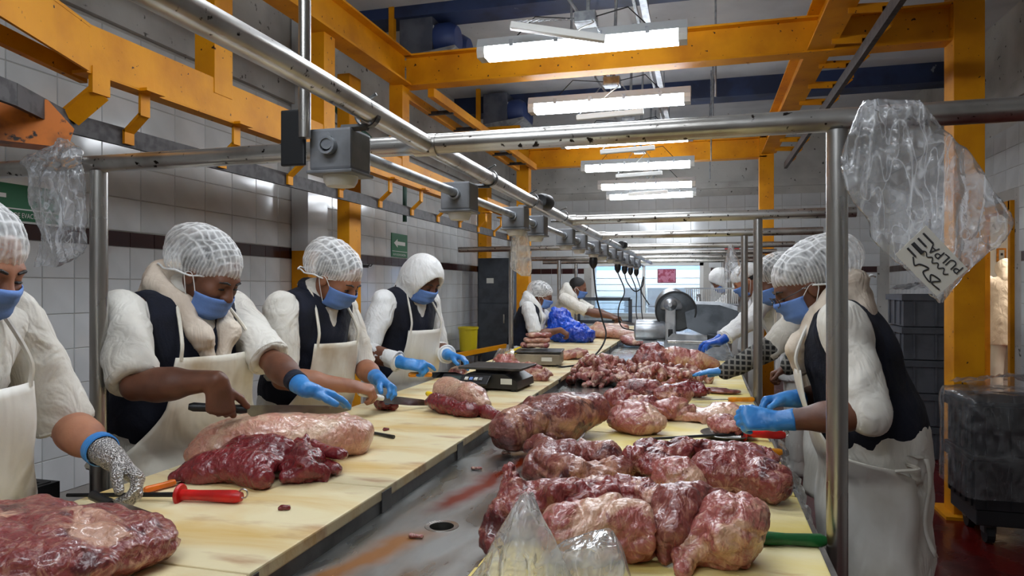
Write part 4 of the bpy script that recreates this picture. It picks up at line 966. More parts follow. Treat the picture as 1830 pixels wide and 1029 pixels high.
        for q in (-1, 1):
            p0 = ap(.5 + q * .44, 0.01); MB().tube(spline([p0, p0 + sp * .07 - rt * q * .004 - sf * .012, Nk + sp * .03 + rt * q * .085 * S + sf * .045, Nk + sp * .045 + rt * q * .06 * S - sf * .055], 5), .006, 6).build('neck_strap', apron, ao, smooth=True)
            wv = .34 * S / tot; p1 = ap(.5 + q * .5, wv); MB().tube(spline([p1, p1 - sf * .06 + rt * q * .015, P + rt * q * .15 * B * S - fw * .06, P - fw * .12 * B * S + rt * q * .03], 5), .006, 6).build('waist_tie', apron, ao, smooth=True)
    # ---- trousers and boots
    c = SDF()
    for q in (-1, 1):
        ft = np.array((P[0], P[1], 0)) + rt * q * .11; c.cap(P + rt * q * .07 - up * .1, ft + up * .5, .085 * B, .068, .02).cap(ft + up * .5, ft + up * .14, .068, .06, .02)
        bt = SDF(); bt.cap(ft + up * .26, ft + up * .08, .062, .055, .02).cap(ft + up * .042 - fw * .03, ft + up * .038 + fw * .13, .042, .036, .03).half((0, 0, .003), -up); V, F = bt.mesh(.014); finish('boot', V, F, 'rubber_boot', root, True)
    V, F = c.mesh(.02); finish('trousers', V, F, 'trousers_white', root, True)
    parts.update(root=root, N=Nk, P=P, sh=sh, arms=arms, hp=hp_, fw=fw, rt=rt, sp=sp, sf=sf)
    return parts
GB = 'nitrile'
W = {}
KA = nrm(np.array(dep(442, 732, 2.02)) - np.array(dep(337, 727, 1.97))); KC = np.array(dep(396, 729, 1.995)); KF = nrm(np.array((.4, .3, -.8))); KF = nrm(KF - KA * (KF @ KA) * .7); KN = nrm(np.cross(KA, KF))
W[1] = person('person', 'worker in white coat with a chain mail glove, cut off by the picture edge', (-1.50, 1.12, 1.475), 5, look=(-5, 22), lean=10, skin='skin_tan', coat='cloth_white', sleeves=(.9, 1.02), vest=False, apron='apron_clean', bulk=1.08, seed=1, shw=.2,
    hands={'L': dict(w=(-1.33, 1.31, 1.03), f=(.75, .1, -.6), n=(-.3, -.6, -.6), curl=.75, thumb=.6, glove='chain_mail'), 'R': dict(w=(-1.4, .86, 1.05), f=(.6, .3, -.4), n=(0, .3, -1), curl=.6, glove=GB)})
W[2] = person('person', 'worker in hairnet, cream hoodie and navy vest, slicing with a long knife', (-1.60, 1.99, 1.468), -8, look=(-6, 30), mz=-.022, netback=.035, lean=8, skin='skin_dark', coat='cloth_white', hood=True, hoodm='cloth_cream', sleeves=(.95, 1.0), bulk=1.22, apron='apron_stained', seed=2, shw=.2,
    hands={'R': dict(w=tuple(KC - KF * .085 - KN * .026), f=KF, n=KN, curl=1.15, thumb=.15, index=.8), 'L': dict(w=(-1.24, 2.0, 1.085), f=(.6, .75, -.35), n=(-.1, -.3, -1), curl=.18, thumb=.2, glove=GB, band=True)})
W[3] = person('person', 'worker in hairnet, navy vest and white short-sleeved coat, trimming a small piece', (-1.50, 2.66, 1.465), -10, look=(-4, 32), netback=.03, lean=12, skin='skin_mid', sleeves=(.98, .98), apron='apron_stained', bulk=1.05, seed=3,
    hands={'R': dict(w=(-1.36, 2.5, 1.03), f=(.8, .5, -.25), n=(0, .3, -1), curl=.9, thumb=.7), 'L': dict(w=(-1.34, 2.72, 1.03), f=(.8, -.3, -.35), n=(-.3, -.4, -.85), curl=.7, thumb=.5, glove=GB)})
W[4] = person('person', 'worker with white hood up and padded white sleeves, beside the black scale', (-1.50, 3.59, 1.465), -16, look=(4, 28), lean=12, skin='skin_dark', coat='cloth_bright', headwear='hood', sleeves=(1.86, 1.86), apron='apron_clean', bulk=1.1, seed=4, detail=.9,
    hands={'R': dict(w=(-1.44, 3.22, 1.04), f=(.9, .2, -.15), n=(0, .5, -.8), curl=1.0, thumb=.6, index=.3, glove=GB), 'L': dict(w=(-1.38, 3.68, 1.04), f=(.9, -.1, -.15), n=(0, -.2, -1), curl=.5, thumb=.5, glove=GB)})
W[5] = person('person', 'worker in hairnet and navy vest holding the blue bag', (-1.48, 6.5, 1.345), 5, look=(0, 18), lean=16, S=.95, skin='skin_dark', coat='cloth_bright', hood=True, sleeves=(.9, .9), apron='apron_clean', seed=5, detail=.7,
    hands={'R': dict(w=(-1.28, 6.36, 1.03), f=(.7, .3, -.5), n=(0, .5, -1), curl=.9), 'L': dict(w=(-1.15, 6.72, 1.02), f=(.8, 0, -.3), n=(0, -.3, -1), curl=.7)})
W[6] = person('person', 'worker in white hoodie and dark beanie reaching over a slab at the far end', (-1.42, 8.15, 1.42), 0, look=(0, 15), lean=22, skin='skin_dark', coat='cloth_white', headwear=None, hood=True, sleeves=(1.0, 1.0), vest=False, apron=None, seed=6, detail=.7,
    hands={'R': dict(w=(-1.0, 8.0, 1.08), f=(.9, 0, -.3), n=(0, .3, -1), curl=.9), 'L': dict(w=(-.95, 8.35, 1.05), f=(.9, 0, -.3), n=(0, -.3, -1), curl=.7)})
W[7] = person('person', 'worker in glasses, hairnet, hoodie and navy vest at the right table side', (.34, 2.6, 1.43), 172, look=(-14, 26), lean=16, skin='skin_dark', coat='cloth_white', hoodm='cloth_cream', hood=True, glasses=True, sleeves=(1.25, 1.12), bulk=1.16, apron='apron_clean', coat_len=.4, wrap=115, seed=7, netback=.05, shw=.2,
    elbows={'L': (.45, -.5, -.75)}, hands={'L': dict(w=(.22, 2.28, 1.01), f=(-.9, -.05, .05), n=(.1, .75, -.5), curl=1.0, thumb=.6, glove=GB), 'R': dict(w=(.30, 2.62, 1.03), f=(-.9, -.2, -.2), n=(.1, -.5, -.8), curl=.8, thumb=.5, glove=GB)})
W[8] = person('person', 'worker in white coat over a plaid shirt, one gloved hand flat on meat', (.375, 4.01, 1.46), 184, look=(-6, 24), lean=30, skin='skin_dark', coat='cloth_white', sleeves=(1.1, 1.1), vest=False, apron='apron_clean', seed=8, detail=.85, fore={'L': 'plaid', 'R': 'plaid'}, bulk=1.05,
    elbows={'L': (.5, -.4, -.6)}, hands={'L': dict(w=(.12, 3.88, .975), f=(-.95, .1, -.1), n=(0, 0, -1), curl=.12, thumb=.2, glove=GB), 'R': dict(w=(.47, 4.2, .97), f=(-.8, .2, -.5), n=(0, -.3, -1), curl=.9)})
W[9] = person('person', 'worker in white cap leaning over the table past the plaid sleeved one', (.33, 5.7, 1.48), 180, look=(0, 30), lean=30, skin='skin_mid', coat='cloth_bright', headwear='cap', sleeves=(1.8, 1.8), vest=False, apron=None, seed=9, detail=.7,
    hands={'L': dict(w=(.08, 5.2, .99), f=(-.9, -.1, -.2), n=(0, 0, -1), curl=.5, glove='nitrile_deep'), 'R': dict(w=(.1, 5.7, 1.0), f=(-.9, 0, -.2), n=(0, 0, -1), curl=.5, glove='nitrile_deep')})
W[10] = person('person', 'worker with white hood up behind the meat slicer', (.2, 8.0, 1.5), 185, look=(-10, 40), lean=24, skin='skin_mid', coat='cloth_bright', headwear='hood', sleeves=(1.8, 1.8), vest=False, apron=None, seed=10, detail=.7,
    hands={'L': dict(w=(-.1, 7.7, 1.05), f=(-.9, 0, -.2), n=(0, 0, -1), curl=.5, glove='nitrile_deep'), 'R': dict(w=(-.1, 8.2, 1.05), f=(-.9, 0, -.2), n=(0, 0, -1), curl=.5, glove='nitrile_deep')})
W[11] = person('person', 'worker in white coat seen from behind in the doorway', (3.5, 9.55, 1.62), 75, look=(0, 35), lean=12, skin='skin_tan', coat='cloth_cream', headwear='hood', sleeves=(1.8, 1.8), vest=False, apron='apron_clean', mask=False, seed=11, detail=.7, coat_len=.3)

# loose apron strings at the back of the worker in glasses
p = W[7]; bp = p['P'] - p['fw'] * .19; ao = [c for c in p['root'].children if c.name.startswith('apron')][0]
for k, (dx, L_, w_) in enumerate(((0., .17, .028), (.03, .3, .014), (.015, .08, .026))):
    def st(u, v): return bp + np.array((-.15, -.17, .02)) + np.array((dx + .05 * v * (k == 1) + .02 * math.sin(v * 5 + k), (u - .5) * w_ * .5, -v * L_)) + np.array(((u - .5) * w_, 0, .04 * math.sin(v * 3.1) * (k == 2)))
    V, F = grid_mesh(st, 3, 16); solid(finish('apron_string', V, F, 'apron_clean', ao, True), .003)

# ------------------------------------------------------------------ meat
def meat_mat(name, base, fibre, fat, fat_lo, fat_hi, fs=6., rough=.3, spot=None, dist=1.2, vein=.5, spot_lo=.6):
    m = mat(name, base, rough, c2=fibre, ns=60., lo=.35, hi=.7, det=6., coat=.5, sub=.05, dist=.6, bump=.45, bs=90., spec=.55, fold=.35, fs=24.)
    N = m.node_tree.nodes; L = m.node_tree.links; b = N['Principled BSDF']; src = b.inputs['Base Color'].links[0].from_socket; tc = [n for n in N if n.type == 'TEX_COORD'][0]
    oi = N.new('ShaderNodeObjectInfo'); mp = N.new('ShaderNodeVectorMath'); mp.operation = 'MULTIPLY_ADD'; mp.inputs[1].default_value = (1, 1, 1)   # each piece its own marbling
    sc_ = N.new('ShaderNodeVectorMath'); sc_.operation = 'SCALE'; sc_.inputs[0].default_value = (7, 5, 3); L.new(oi.outputs['Random'], sc_.inputs['Scale'])
    L.new(tc.outputs['Object'], mp.inputs[0]); L.new(sc_.outputs[0], mp.inputs[2])
    def layer(cur, sc, lo, hi, c, d, w=1., ridge=False):
        n = N.new('ShaderNodeTexNoise'); n.inputs['Scale'].default_value = sc; n.inputs['Detail'].default_value = 7.; n.inputs['Roughness'].default_value = .62; n.inputs['Distortion'].default_value = d; L.new(mp.outputs[0], n.inputs['Vector'])
        f = n.outputs['Fac']
        if ridge:
            q = N.new('ShaderNodeMath'); q.operation = 'SUBTRACT'; q.inputs[1].default_value = .5; L.new(f, q.inputs[0]); q2 = N.new('ShaderNodeMath'); q2.operation = 'ABSOLUTE'; L.new(q.outputs[0], q2.inputs[0]); f = q2.outputs[0]
        r = N.new('ShaderNodeMapRange'); r.inputs['From Min'].default_value = lo; r.inputs['From Max'].default_value = hi; r.inputs['To Max'].default_value = w; L.new(f, r.inputs['Value'])
        x = N.new('ShaderNodeMix'); x.data_type = 'RGBA'; L.new(r.outputs['Result'], x.inputs['Factor']); L.new(cur, x.inputs['A']); x.inputs['B'].default_value = (*lin(c), 1); return x.outputs['Result']
    cur = layer(src, fs, fat_lo, fat_hi, fat, dist, .85)
    if vein: cur = layer(cur, fs * 2.2, .03, 0., fat, 1.5, vein, True)
    if spot: cur = layer(cur, fs * 1.6, spot_lo, spot_lo + .07, spot, 1., .9)
    L.new(cur, b.inputs['Base Color'])
    return m
meat_mat('meat_red', (104, 20, 28), (132, 38, 44), (186, 108, 98), .72, .84, 6., vein=.14, rough=.26)
meat_mat('meat_mixed', (120, 44, 44), (146, 70, 66), (206, 160, 134), .54, .6, 5.5, spot=(74, 16, 24), vein=.4, spot_lo=.55)
meat_mat('meat_pink', (154, 80, 74), (172, 100, 92), (208, 168, 140), .52, .59, 5., spot=(116, 32, 38), vein=.45, spot_lo=.585)
meat_mat('meat_fat', (200, 146, 122), (186, 124, 106), (216, 182, 152), .48, .62, 5., spot=(140, 58, 56), vein=.35, spot_lo=.68)
meat_mat('meat_brown', (112, 48, 46), (138, 74, 66), (190, 138, 112), .55, .62, 4.5, spot=(66, 18, 26), vein=.35, spot_lo=.58)
meat_mat('meat_scrap', (138, 58, 56), (160, 84, 78), (222, 188, 166), .48, .56, 24., dist=2.)
def meat(name, label, build, h, m, amp=.006, sc=14., groove=.008, gs=7., zb=None, sd=0, group=None, cat='meat', parent=None, lumps=12, lr=.027):
    s = SDF(); build(s)
    if lumps:
        V0, F0 = s.mesh(h * 2); N0 = vnormals(V0, F0); rg = np.random.default_rng(sd + 5)
        for q in rg.integers(0, len(V0), lumps):                      # muscle bundles and torn seams on the surface
            n_ = N0[q]; t = rg.normal(size=3); t = nrm(t - n_ * (t @ n_)); f = rg.uniform(.7, 1.5); Mx = np.stack((t, np.cross(n_, t), n_), 1)
            s.ell(V0[q] - n_ * lr * .22, np.array((lr * f, lr * f * rg.uniform(.35, .7), lr * rg.uniform(.28, .45))), Mx, .007)
        for q in rg.integers(0, len(V0), lumps // 3 + 1):
            n_ = N0[q]; t = rg.normal(size=3); t = nrm(t - n_ * (t @ n_)) * lr * rg.uniform(.7, 1.4); s.cap(V0[q] - t + n_ * .003, V0[q] + t + n_ * .003, .005, .008, .007, op='s')
    V, F = s.mesh(h); Nv = vnormals(V, F)
    n = fbm(V, sc, sd, 4); g = vnoise(V, gs, sd + 31) + .35 * vnoise(V, gs * 2.7, sd + 17); g2 = vnoise(V, gs * 3.1, sd + 8) + .4 * vnoise(V, gs * 7, sd + 3)
    V = V + Nv * (n * amp - groove * np.exp(-(g / .08) ** 2) - groove * .4 * np.exp(-(g2 / .1) ** 2))[:, None]
    if zb is not None: V[:, 2] = np.maximum(V[:, 2], zb)
    o = finish(name, V, F, m, parent, True)
    if parent is None: tag(o, label, cat, group)
    return o
def basis(dx, dz=0.):
    x = nrm((math.cos(dx) * math.cos(dz), math.sin(dx) * math.cos(dz), math.sin(dz))); y = np.array((-math.sin(dx), math.cos(dx), 0)); return np.stack((x, y, np.cross(x, y)), 1)
zl = ZL + .001; zr = ZR + .001; zp = ZT + .001
# --- left side
meat('beef_round', 'huge marbled beef round cut open beside the chain mail glove', lambda s: s.ell((-1.2, .93, .95), (.24, .14, .07), basis(R(12)), .05).ell((-1.09, 1.05, .945), (.15, .085, .05), basis(R(20)), .05).ell((-1.34, 1.0, .95), (.14, .1, .055), basis(R(50)), .05).cap((-1.1, 1.06, .93), (-.985, 1.12, .925), .045, .012, .03).cap((-1.28, 1.1, .97), (-1.12, 1.1, .96), .028, .026, .04), .007, 'meat_mixed', .007, 14, .01, 6., zl, 1)
meat('beef_round', 'large pale beef round lying under the long knife', lambda s: s.ell((-1.24, 1.83, .965), (.2, .12, .085), basis(R(35), R(-4)), .05).ell((-1.12, 1.95, .955), (.12, .1, .065), basis(R(40)), .05).ell((-1.37, 1.74, .94), (.09, .09, .055), None, .05).ell((-1.06, 1.98, .94), (.055, .06, .05), None, .02).cap((-1.14, 2.02, .99), (-1.05, 2.02, .965), .03, .03, .03), .0065, 'meat_fat', .006, 14, .007, 6., zl, 2)
meat('beef_flap', 'dark red beef flap leaning on the pale round, nearest the red handled steel', lambda s: s.ell((-1.22, 1.63, .94), (.13, .085, .05), basis(R(10), R(2)), .04).cap((-1.3, 1.58, .92), (-1.36, 1.55, .91), .04, .02, .04).cap((-1.14, 1.59, .93), (-1.1, 1.56, .925), .045, .03, .03).ell((-1.2, 1.7, .97), (.1, .05, .04), basis(R(20)), .03), .006, 'meat_red', .005, 20, .006, 9., zl, 3)
meat('beef_flap', 'folded dark red beef flap between the other flap and the slices', lambda s: s.ell((-1.07, 1.7, .935), (.075, .05, .04), basis(R(75)), .03).cap((-1.1, 1.74, .975), (-1.02, 1.64, .945), .025, .03, .02).cap((-1.06, 1.61, .92), (-.99, 1.66, .918), .022, .018, .02), .0055, 'meat_red', .005, 24, .005, 12., zl, 4)
for k, (a, b_, r) in enumerate((((-1.1, 1.78, .925), (-.98, 1.72, .92), .026), ((-1.1, 1.8, .955), (-.985, 1.765, .95), .024))):
    meat('beef_slice', ('thick red beef slice lying on the board by the flaps', 'thick red beef slice on top of the other slice')[k], lambda s: s.cap(a, b_, r, r * .9, .01, ((0, 0, 1), .75)).cap(a, (a[0] - .03, a[1] + .02, a[2]), r, r * .7, .01), .005, 'meat_red', .003, 30, .003, 14., zl, 5 + k, 'red beef slices', lumps=0)
meat('beef_piece', 'small lean beef piece under the gloved hand of the trimming worker', lambda s: s.ell((-1.31, 2.72, .925), (.05, .035, .025), basis(R(15)), .02).cap((-1.3, 2.7, .93), (-1.26, 2.71, .92), .025, .018, .02), .005, 'meat_red', .004, 30, .004, 14., zl, 8, lumps=4, lr=.014)
meat('beef_roast', 'silvery cylindrical beef roast beside the black scale', lambda s: s.cap((-1.09, 2.88, .965), (-.93, 2.76, .955), .064, .062, .03).cap((-.93, 2.76, .955), (-.86, 2.7, .94), .058, .035, .03), .0065, 'meat_fat', .004, 18, .004, 6., zl, 9)
meat('beef_flap', 'dark beef flap in front of the silvery roast', lambda s: s.ell((-1.02, 2.7, .935), (.08, .045, .036), basis(R(-25)), .02).ell((-.93, 2.66, .93), (.07, .04, .032), basis(R(-20)), .02).ell((-1.08, 2.74, .94), (.045, .035, .036), None, .02), .006, 'meat_red', .005, 22, .006, 11., zl, 10)
meat('beef_strip', 'dark beef strip drooping over the board edge', lambda s: s.chain([(-.9, 2.7, .93), (-.83, 2.66, .922), (-.775, 2.63, .905), (-.755, 2.61, .87)], [.024, .026, .022, .013], .02), .006, 'meat_red', .003, 26, .003, 12., None, 11, lumps=0)
meat('pork_piece', 'small pork piece held by the hooded worker behind the scale', lambda s: s.ell((-1.34, 3.72, .945), (.06, .035, .035), basis(R(30), R(15)), .02).cap((-1.32, 3.7, .93), (-1.3, 3.66, .915), .026, .02, .02), .007, 'meat_pink', .004, 26, .004, 14., zl, 12, lumps=4, lr=.016)
for k, (c, r, a, lb) in enumerate((((-1.2, 4.22, .955), (.07, .05, .05), 20, 'fatty pork strip heap behind the black scale'), ((-1.1, 4.05, .94), (.08, .045, .04), -30, 'curled fatty pork strip between the two scales'), ((-.96, 3.95, .94), (.075, .05, .042), 60, 'pork belly roll at the board edge past the black scale'), ((-.89, 3.84, .925), (.05, .035, .025), 20, 'small pork scrap on the board edge'))):
    meat('pork_strip', lb, lambda s: s.ell(c, r, basis(R(a)), .02).cap((c[0] - .05, c[1], c[2] + .02), (c[0] + .05, c[1] - .02, c[2] + .015), .02, .02, .015).cap((c[0] - .04, c[1] - .04, c[2] - .01), (c[0] + .04, c[1] - .05, c[2] - .005), .02, .022, .01), .007, 'meat_pink', .007, 24, .008, 14., zl, 13 + k, 'pork strips on the left boards')
for k in range(3):
    meat('pork_slab', ['pork slab directly on the steel scale plate', 'middle pork slab of the stack on the steel scale', 'top pork slab of the stack on the steel scale'][k], lambda s: s.box((-1.1 + .01 * k, 4.6 + .01 * k, 1.032 + .034 * k), (.095 - .008 * k, .06, .017), basis(R(10 + 12 * k)), .014, .01), .008, ('meat_pink', 'meat_fat', 'meat_pink')[k], .006, 20, .004, 10., None, 20 + k, 'pork slabs on the steel scale', lumps=0)
for k in range(4):
    meat('pork_slab', 'sliced pork belly piece %s beside the steel scale' % ['lying flat', 'second from the scale', 'third from the scale', 'at the far end of its row'][k], lambda s: s.box((-.97 + .035 * k, 5.02 + .02 * k, .925 + .006 * k), (.03, .1, .024), basis(R(20 + 3 * k), R(12)), .014, .01), .009, ('meat_fat', 'meat_pink')[k % 2], .005, 24, .003, 10., zl, 24 + k, 'pork belly pieces by the steel scale', lumps=0)
meat('pork_side_slab', 'large pork side with skin at the far end of the left boards', lambda s: s.ell((-.98, 7.3, .96), (.26, .2, .07), basis(R(-20)), .05).ell((-.75, 7.15, .94), (.14, .12, .05), None, .05).cap((-1.1, 7.5, 1.0), (-.8, 7.45, .99), .05, .05, .05), .013, 'meat_fat', .01, 12, .008, 5., zl, 30)
meat('pork_side_slab', 'pork side slab half over the table edge by the slicer motor', lambda s: s.ell((-.66, 6.9, .9), (.14, .12, .045), basis(R(-40), R(-12)), .04).ell((-.6, 7.1, .92), (.14, .2, .06), None, .05), .012, 'meat_pink', .009, 14, .008, 7., zp, 31)
# --- right side, from the near end
meat('pork_shoulder', 'ragged pork shoulder piece beneath the clear bag at the steel edge', lambda s: s.ell((-.36, 1.5, .93), (.1, .07, .06), basis(R(20)), .03).cap((-.42, 1.54, .94), (-.44, 1.58, .985), .04, .02, .03).ell((-.27, 1.52, .94), (.09, .06, .055), None, .03).cap((-.44, 1.46, .89), (-.43, 1.43, .87), .03, .025, .03).cap((-.3, 1.45, .97), (-.2, 1.48, .97), .035, .03, .02), .0065, 'meat_mixed', .011, 22, .014, 11., zp, 40)
meat('pork_loin', 'thick pork loin with a flat cut face behind the clear bag', lambda s: s.cap((-.26, 1.36, .93), (-.125, 1.42, .935), .06, .062, .03).cap((-.24, 1.4, .96), (-.17, 1.42, .965), .025, .025, .03).half((-.105, 1.42, .95), (.92, .3, 0), .006), .0055, 'meat_pink', .006, 18, .008, 8., zr, 41)
meat('pork_shoulder', 'bloody pork shoulder knob between the loin and the round roast', lambda s: s.ell((-.16, 1.58, .935), (.075, .06, .06), None, .03).ell((-.11, 1.54, .955), (.05, .045, .045), None, .03).ell((-.24, 1.6, .93), (.06, .05, .05), None, .03), .006, 'meat_mixed', .01, 24, .013, 13., zr, 42)
meat('pork_flap', 'brownish hanging pork flap over the gap beside the round roast', lambda s: s.chain([(-.04, 1.55, .965), (-.05, 1.48, .962), (-.065, 1.42, .93), (-.07, 1.4, .885)], [.035, .046, .038, .013], .03).cap((0, 1.56, .965), (.05, 1.57, .95), .03, .028, .03), .0055, 'meat_brown', .005, 22, .005, 9., zr, 43)
meat('pork_roast', 'round pork roast with a bloody cut top by the green knife', lambda s: s.cap((.04, 1.46, .925), (.045, 1.46, .932), .078, .074, .03).ell((.08, 1.46, .965), (.05, .055, .04), None, .03).cap((-.03, 1.4, .9), (-.04, 1.37, .88), .03, .02, .03).cap((.1, 1.42, .955), (.03, 1.385, .94), .025, .028, .02), .0062, 'meat_pink', .007, 22, .009, 10., zr, 44)
meat('pork_shank', 'curved pork shank with bone end lying on the steel edge', lambda s: s.chain([(-.46, 2.02, .945), (-.43, 1.9, .92), (-.34, 1.83, .915), (-.22, 1.85, .93)], [.028, .052, .052, .045], .03).cap((-.47, 2.03, .96), (-.5, 2.03, .945), .03, .022, .02).ell((-.36, 1.98, .93), (.085, .055, .05), basis(R(10)), .03).ell((-.27, 1.97, .94), (.065, .05, .045), None, .03), .0065, 'meat_brown', .007, 18, .011, 8., zp, 45)
meat('pork_shoulder', 'dark pork shoulder piece between the shank and the big ham', lambda s: s.ell((-.13, 1.98, .935), (.085, .07, .06), None, .03).cap((-.17, 1.93, .95), (-.1, 1.9, .93), .045, .04, .03).ell((-.05, 2.03, .955), (.1, .045, .036), basis(R(15)), .03), .0065, 'meat_mixed', .009, 20, .012, 9., zr, 46)
meat('pork_piece', 'pale rounded pork piece in front of the dark shoulder', lambda s: s.ell((-.055, 1.88, .925), (.065, .05, .05), basis(R(-20)), .03).cap((-.1, 1.88, .93), (-.02, 1.85, .9), .035, .04, .03), .006, 'meat_pink', .005, 20, .006, 9., zr, 47)
meat('pork_ham', 'big pork ham with fat cap on the second right board', lambda s: s.ell((.09, 1.93, .93), (.11, .085, .062), basis(R(-15)), .03).ell((.02, 1.9, .935), (.06, .06, .06), None, .03).ell((.1, 2.02, .955), (.11, .05, .04), basis(R(-10)), .03).ell((.17, 1.88, .925), (.055, .055, .05), None, .03).cap((0, 2.02, .97), (.08, 1.96, .975), .028, .026, .02), .0065, 'meat_mixed', .008, 18, .013, 8., zr, 48)
meat('pork_leg_joint', 'whole long pork leg lying on the bare steel', lambda s: s.cap((-.63, 2.34, .925), (-.5, 2.46, .945), .078, .088, .04).cap((-.5, 2.46, .945), (-.39, 2.6, .965), .088, .06, .04).ell((-.66, 2.33, .92), (.06, .06, .055), None, .03).cap((-.6, 2.5, .97), (-.45, 2.6, .99), .05, .04, .04), .007, 'meat_brown', .006, 12, .013, 5.5, zp, 49)
meat('pork_roast', 'pale pork roast with fat seams alone on the third right board', lambda s: s.ell((-.24, 2.66, .915), (.115, .085, .05), basis(R(-8)), .03).ell((-.26, 2.7, .95), (.08, .055, .04), None, .03), .0065, 'meat_pink', .004, 16, .008, 8., zr, 50)
RP = [((-.35, 3.1, .92), (.08, .06, .055), 10, 'meat_mixed', 'rounded pork cut beside the whole leg'), ((-.24, 3.0, .915), (.085, .055, .045), -15, 'meat_mixed', 'pork cut between the pale roast and the heap'), ((-.12, 2.96, .91), (.085, .06, .042), 20, 'meat_pink', 'fatty pork cut left of the thin spread flap'),
      ((-.28, 3.34, .93), (.11, .07, .06), 0, 'meat_mixed', 'dark pork cut on top of the middle heap'), ((-.13, 3.3, .92), (.09, .06, .05), 30, 'meat_mixed', 'marbled pork cut in the middle heap'), ((-.07, 3.6, .905), (.11, .055, .036), -8, 'meat_red', 'lean dark pork strip beyond the middle heap'), ((-.47, 3.05, .895), (.06, .035, .035), 15, 'meat_red', 'small dark pork end on the steel'), ((-.56, 3.12, .872), (.05, .03, .028), 35, 'meat_brown', 'smallest pork scrap alone on the steel beside the heap')]
for k, (c, r, a, m, lb) in enumerate(RP):
    meat('pork_cut', lb, lambda s: s.ell(c, r, basis(R(a)), .03).cap((c[0] - r[0] * .6, c[1] - .02, c[2] + .01), (c[0] + r[0] * .5, c[1] + .02, c[2] + .02), r[2] * .6, r[2] * .5, .03), .0075, m, .008, 20, .011, 9., zr if c[0] > -.43 else zp, 51 + k, 'pork cuts in the middle of the right side')
meat('pork_flap', 'thin spread pork flap with rolled edge under the gloved worker', lambda s: s.ell((.02, 3.02, .892), (.15, .1, .022), basis(R(15)), .02).cap((-.12, 2.95, .9), (.0, 2.91, .885), .028, .014, .02).ell((.1, 3.06, .905), (.08, .07, .03), None, .02), .007, 'meat_fat', .006, 16, .006, 9., zr, 60)
meat('pork_piece', 'raw pork piece being cut by the worker in glasses', lambda s: s.ell((.075, 2.66, .925), (.055, .05, .036), basis(R(30)), .02).cap((.05, 2.62, .91), (.11, 2.61, .92), .025, .03, .02), .006, 'meat_pink', .005, 22, .008, 12., zr + .012, 61, lumps=6, lr=.018)
meat('pork_slice', 'thin purplish pork slice beside the flat gloved hand', lambda s: s.ell((.08, 3.78, .885), (.12, .06, .014), basis(R(-10)), .01), .007, 'meat_brown', .003, 20, .002, 9., zr, 62, lumps=0)
meat('pork_roast', 'tall bloody pork roast before the slicer', lambda s: s.ell((-.33, 4.82, .95), (.11, .1, .1), None, .04).cap((-.4, 4.76, .92), (-.28, 4.74, .93), .07, .07, .03), .009, 'meat_mixed', .011, 18, .012, 9., zr, 63)
meat('pork_leg_joint', 'pork leg with pale skin lying right of the tall roast', lambda s: s.cap((-.19, 4.78, .945), (-.04, 4.78, .93), .085, .072, .03).cap((-.04, 4.78, .93), (.08, 4.8, .915), .07, .035, .03), .009, 'meat_pink', .007, 16, .01, 8., zr, 64)
# trimmings
scr = []
for k in range(6):
    s = SDF(); c = np.array((0, 0, 0.)); p = [c + RNG.normal(0, 1, 3) * (.026, .016, .007) for _ in range(4)]; s.chain(p, list(RNG.uniform(.009, .017, 4)), .012); V, F = s.mesh(.0065); Nv = vnormals(V, F); V = V + Nv * (fbm(V, 40, k) * .004)[:, None]; V[:, 2] -= V[:, 2].min()
    me = finish('pork_trimming', V, F, ('meat_scrap', 'meat_mixed', 'meat_scrap', 'meat_pink', 'meat_scrap', 'meat_brown')[k], None, True, local=True); scr.append(me)
def trim_pile(cx, cy, rx, ry, hgt, z, n, grp, lb):
    first = True
    for i in range(n):
        t = random.random() ** .5; a = random.uniform(0, 2 * math.pi); x = cx + rx * t * math.cos(a); y = cy + ry * t * math.sin(a)
        o = scr[i % 6].copy(); col.objects.link(o); o.location = (x, y, z + max(0, hgt * (1 - t * t) * random.uniform(.35, 1)))
        o.rotation_euler = (random.uniform(-.5, .5), random.uniform(-.5, .5), random.uniform(0, 6.28)); k = random.uniform(.8, 1.5); o.scale = (k, k, k * 1.1); tag(o, lb, 'meat', grp)
trim_pile(-.6, 4.32, .19, .28, .11, zp, 130, 'pork trimmings heaped on the steel', 'small pork trimming in the loose heap on the steel pan')
trim_pile(-.25, 4.12, .25, .26, .045, zr, 90, 'pork trimmings spread on the right boards', 'small pork trimming spread on the right-hand boards')
for o in scr: bpy.data.objects.remove(o)
for (px, py, z, k) in ((852, 840, zp, 0), (743, 962, zp, 1), (905, 812, zp, 2)):
    c = atz(px, py, z); meat('meat_scrap', ('tiny pink scrap on the bare steel before the whole leg', 'tiny pink scrap beside the drain', 'tiny brown scrap under the whole leg')[k], lambda s: s.cap((c.x - .012, c.y, z + .004), (c.x + .012, c.y + .004, z + .004), .007, .005, .005), .004, 'meat_scrap', .002, 60, 0, 10., z, 70 + k, lumps=0)
for (px, py, k) in ((508, 912, 0), (690, 770, 1), (1170, 800, 2)):
    z = zl if k < 2 else zr; c = atz(px, py, z); meat('meat_scrap', ('tiny red scrap on the cream board by the beef flaps', 'small scrap beside the grey sharpening rod', 'tiny red scrap on the third right board')[k], lambda s: s.cap((c.x - .008, c.y, z + .004), (c.x + .008, c.y + .004, z + .005), .007, .006, .005), .004, 'meat_red', .002, 60, 0, 10., z, 74 + k, lumps=0)

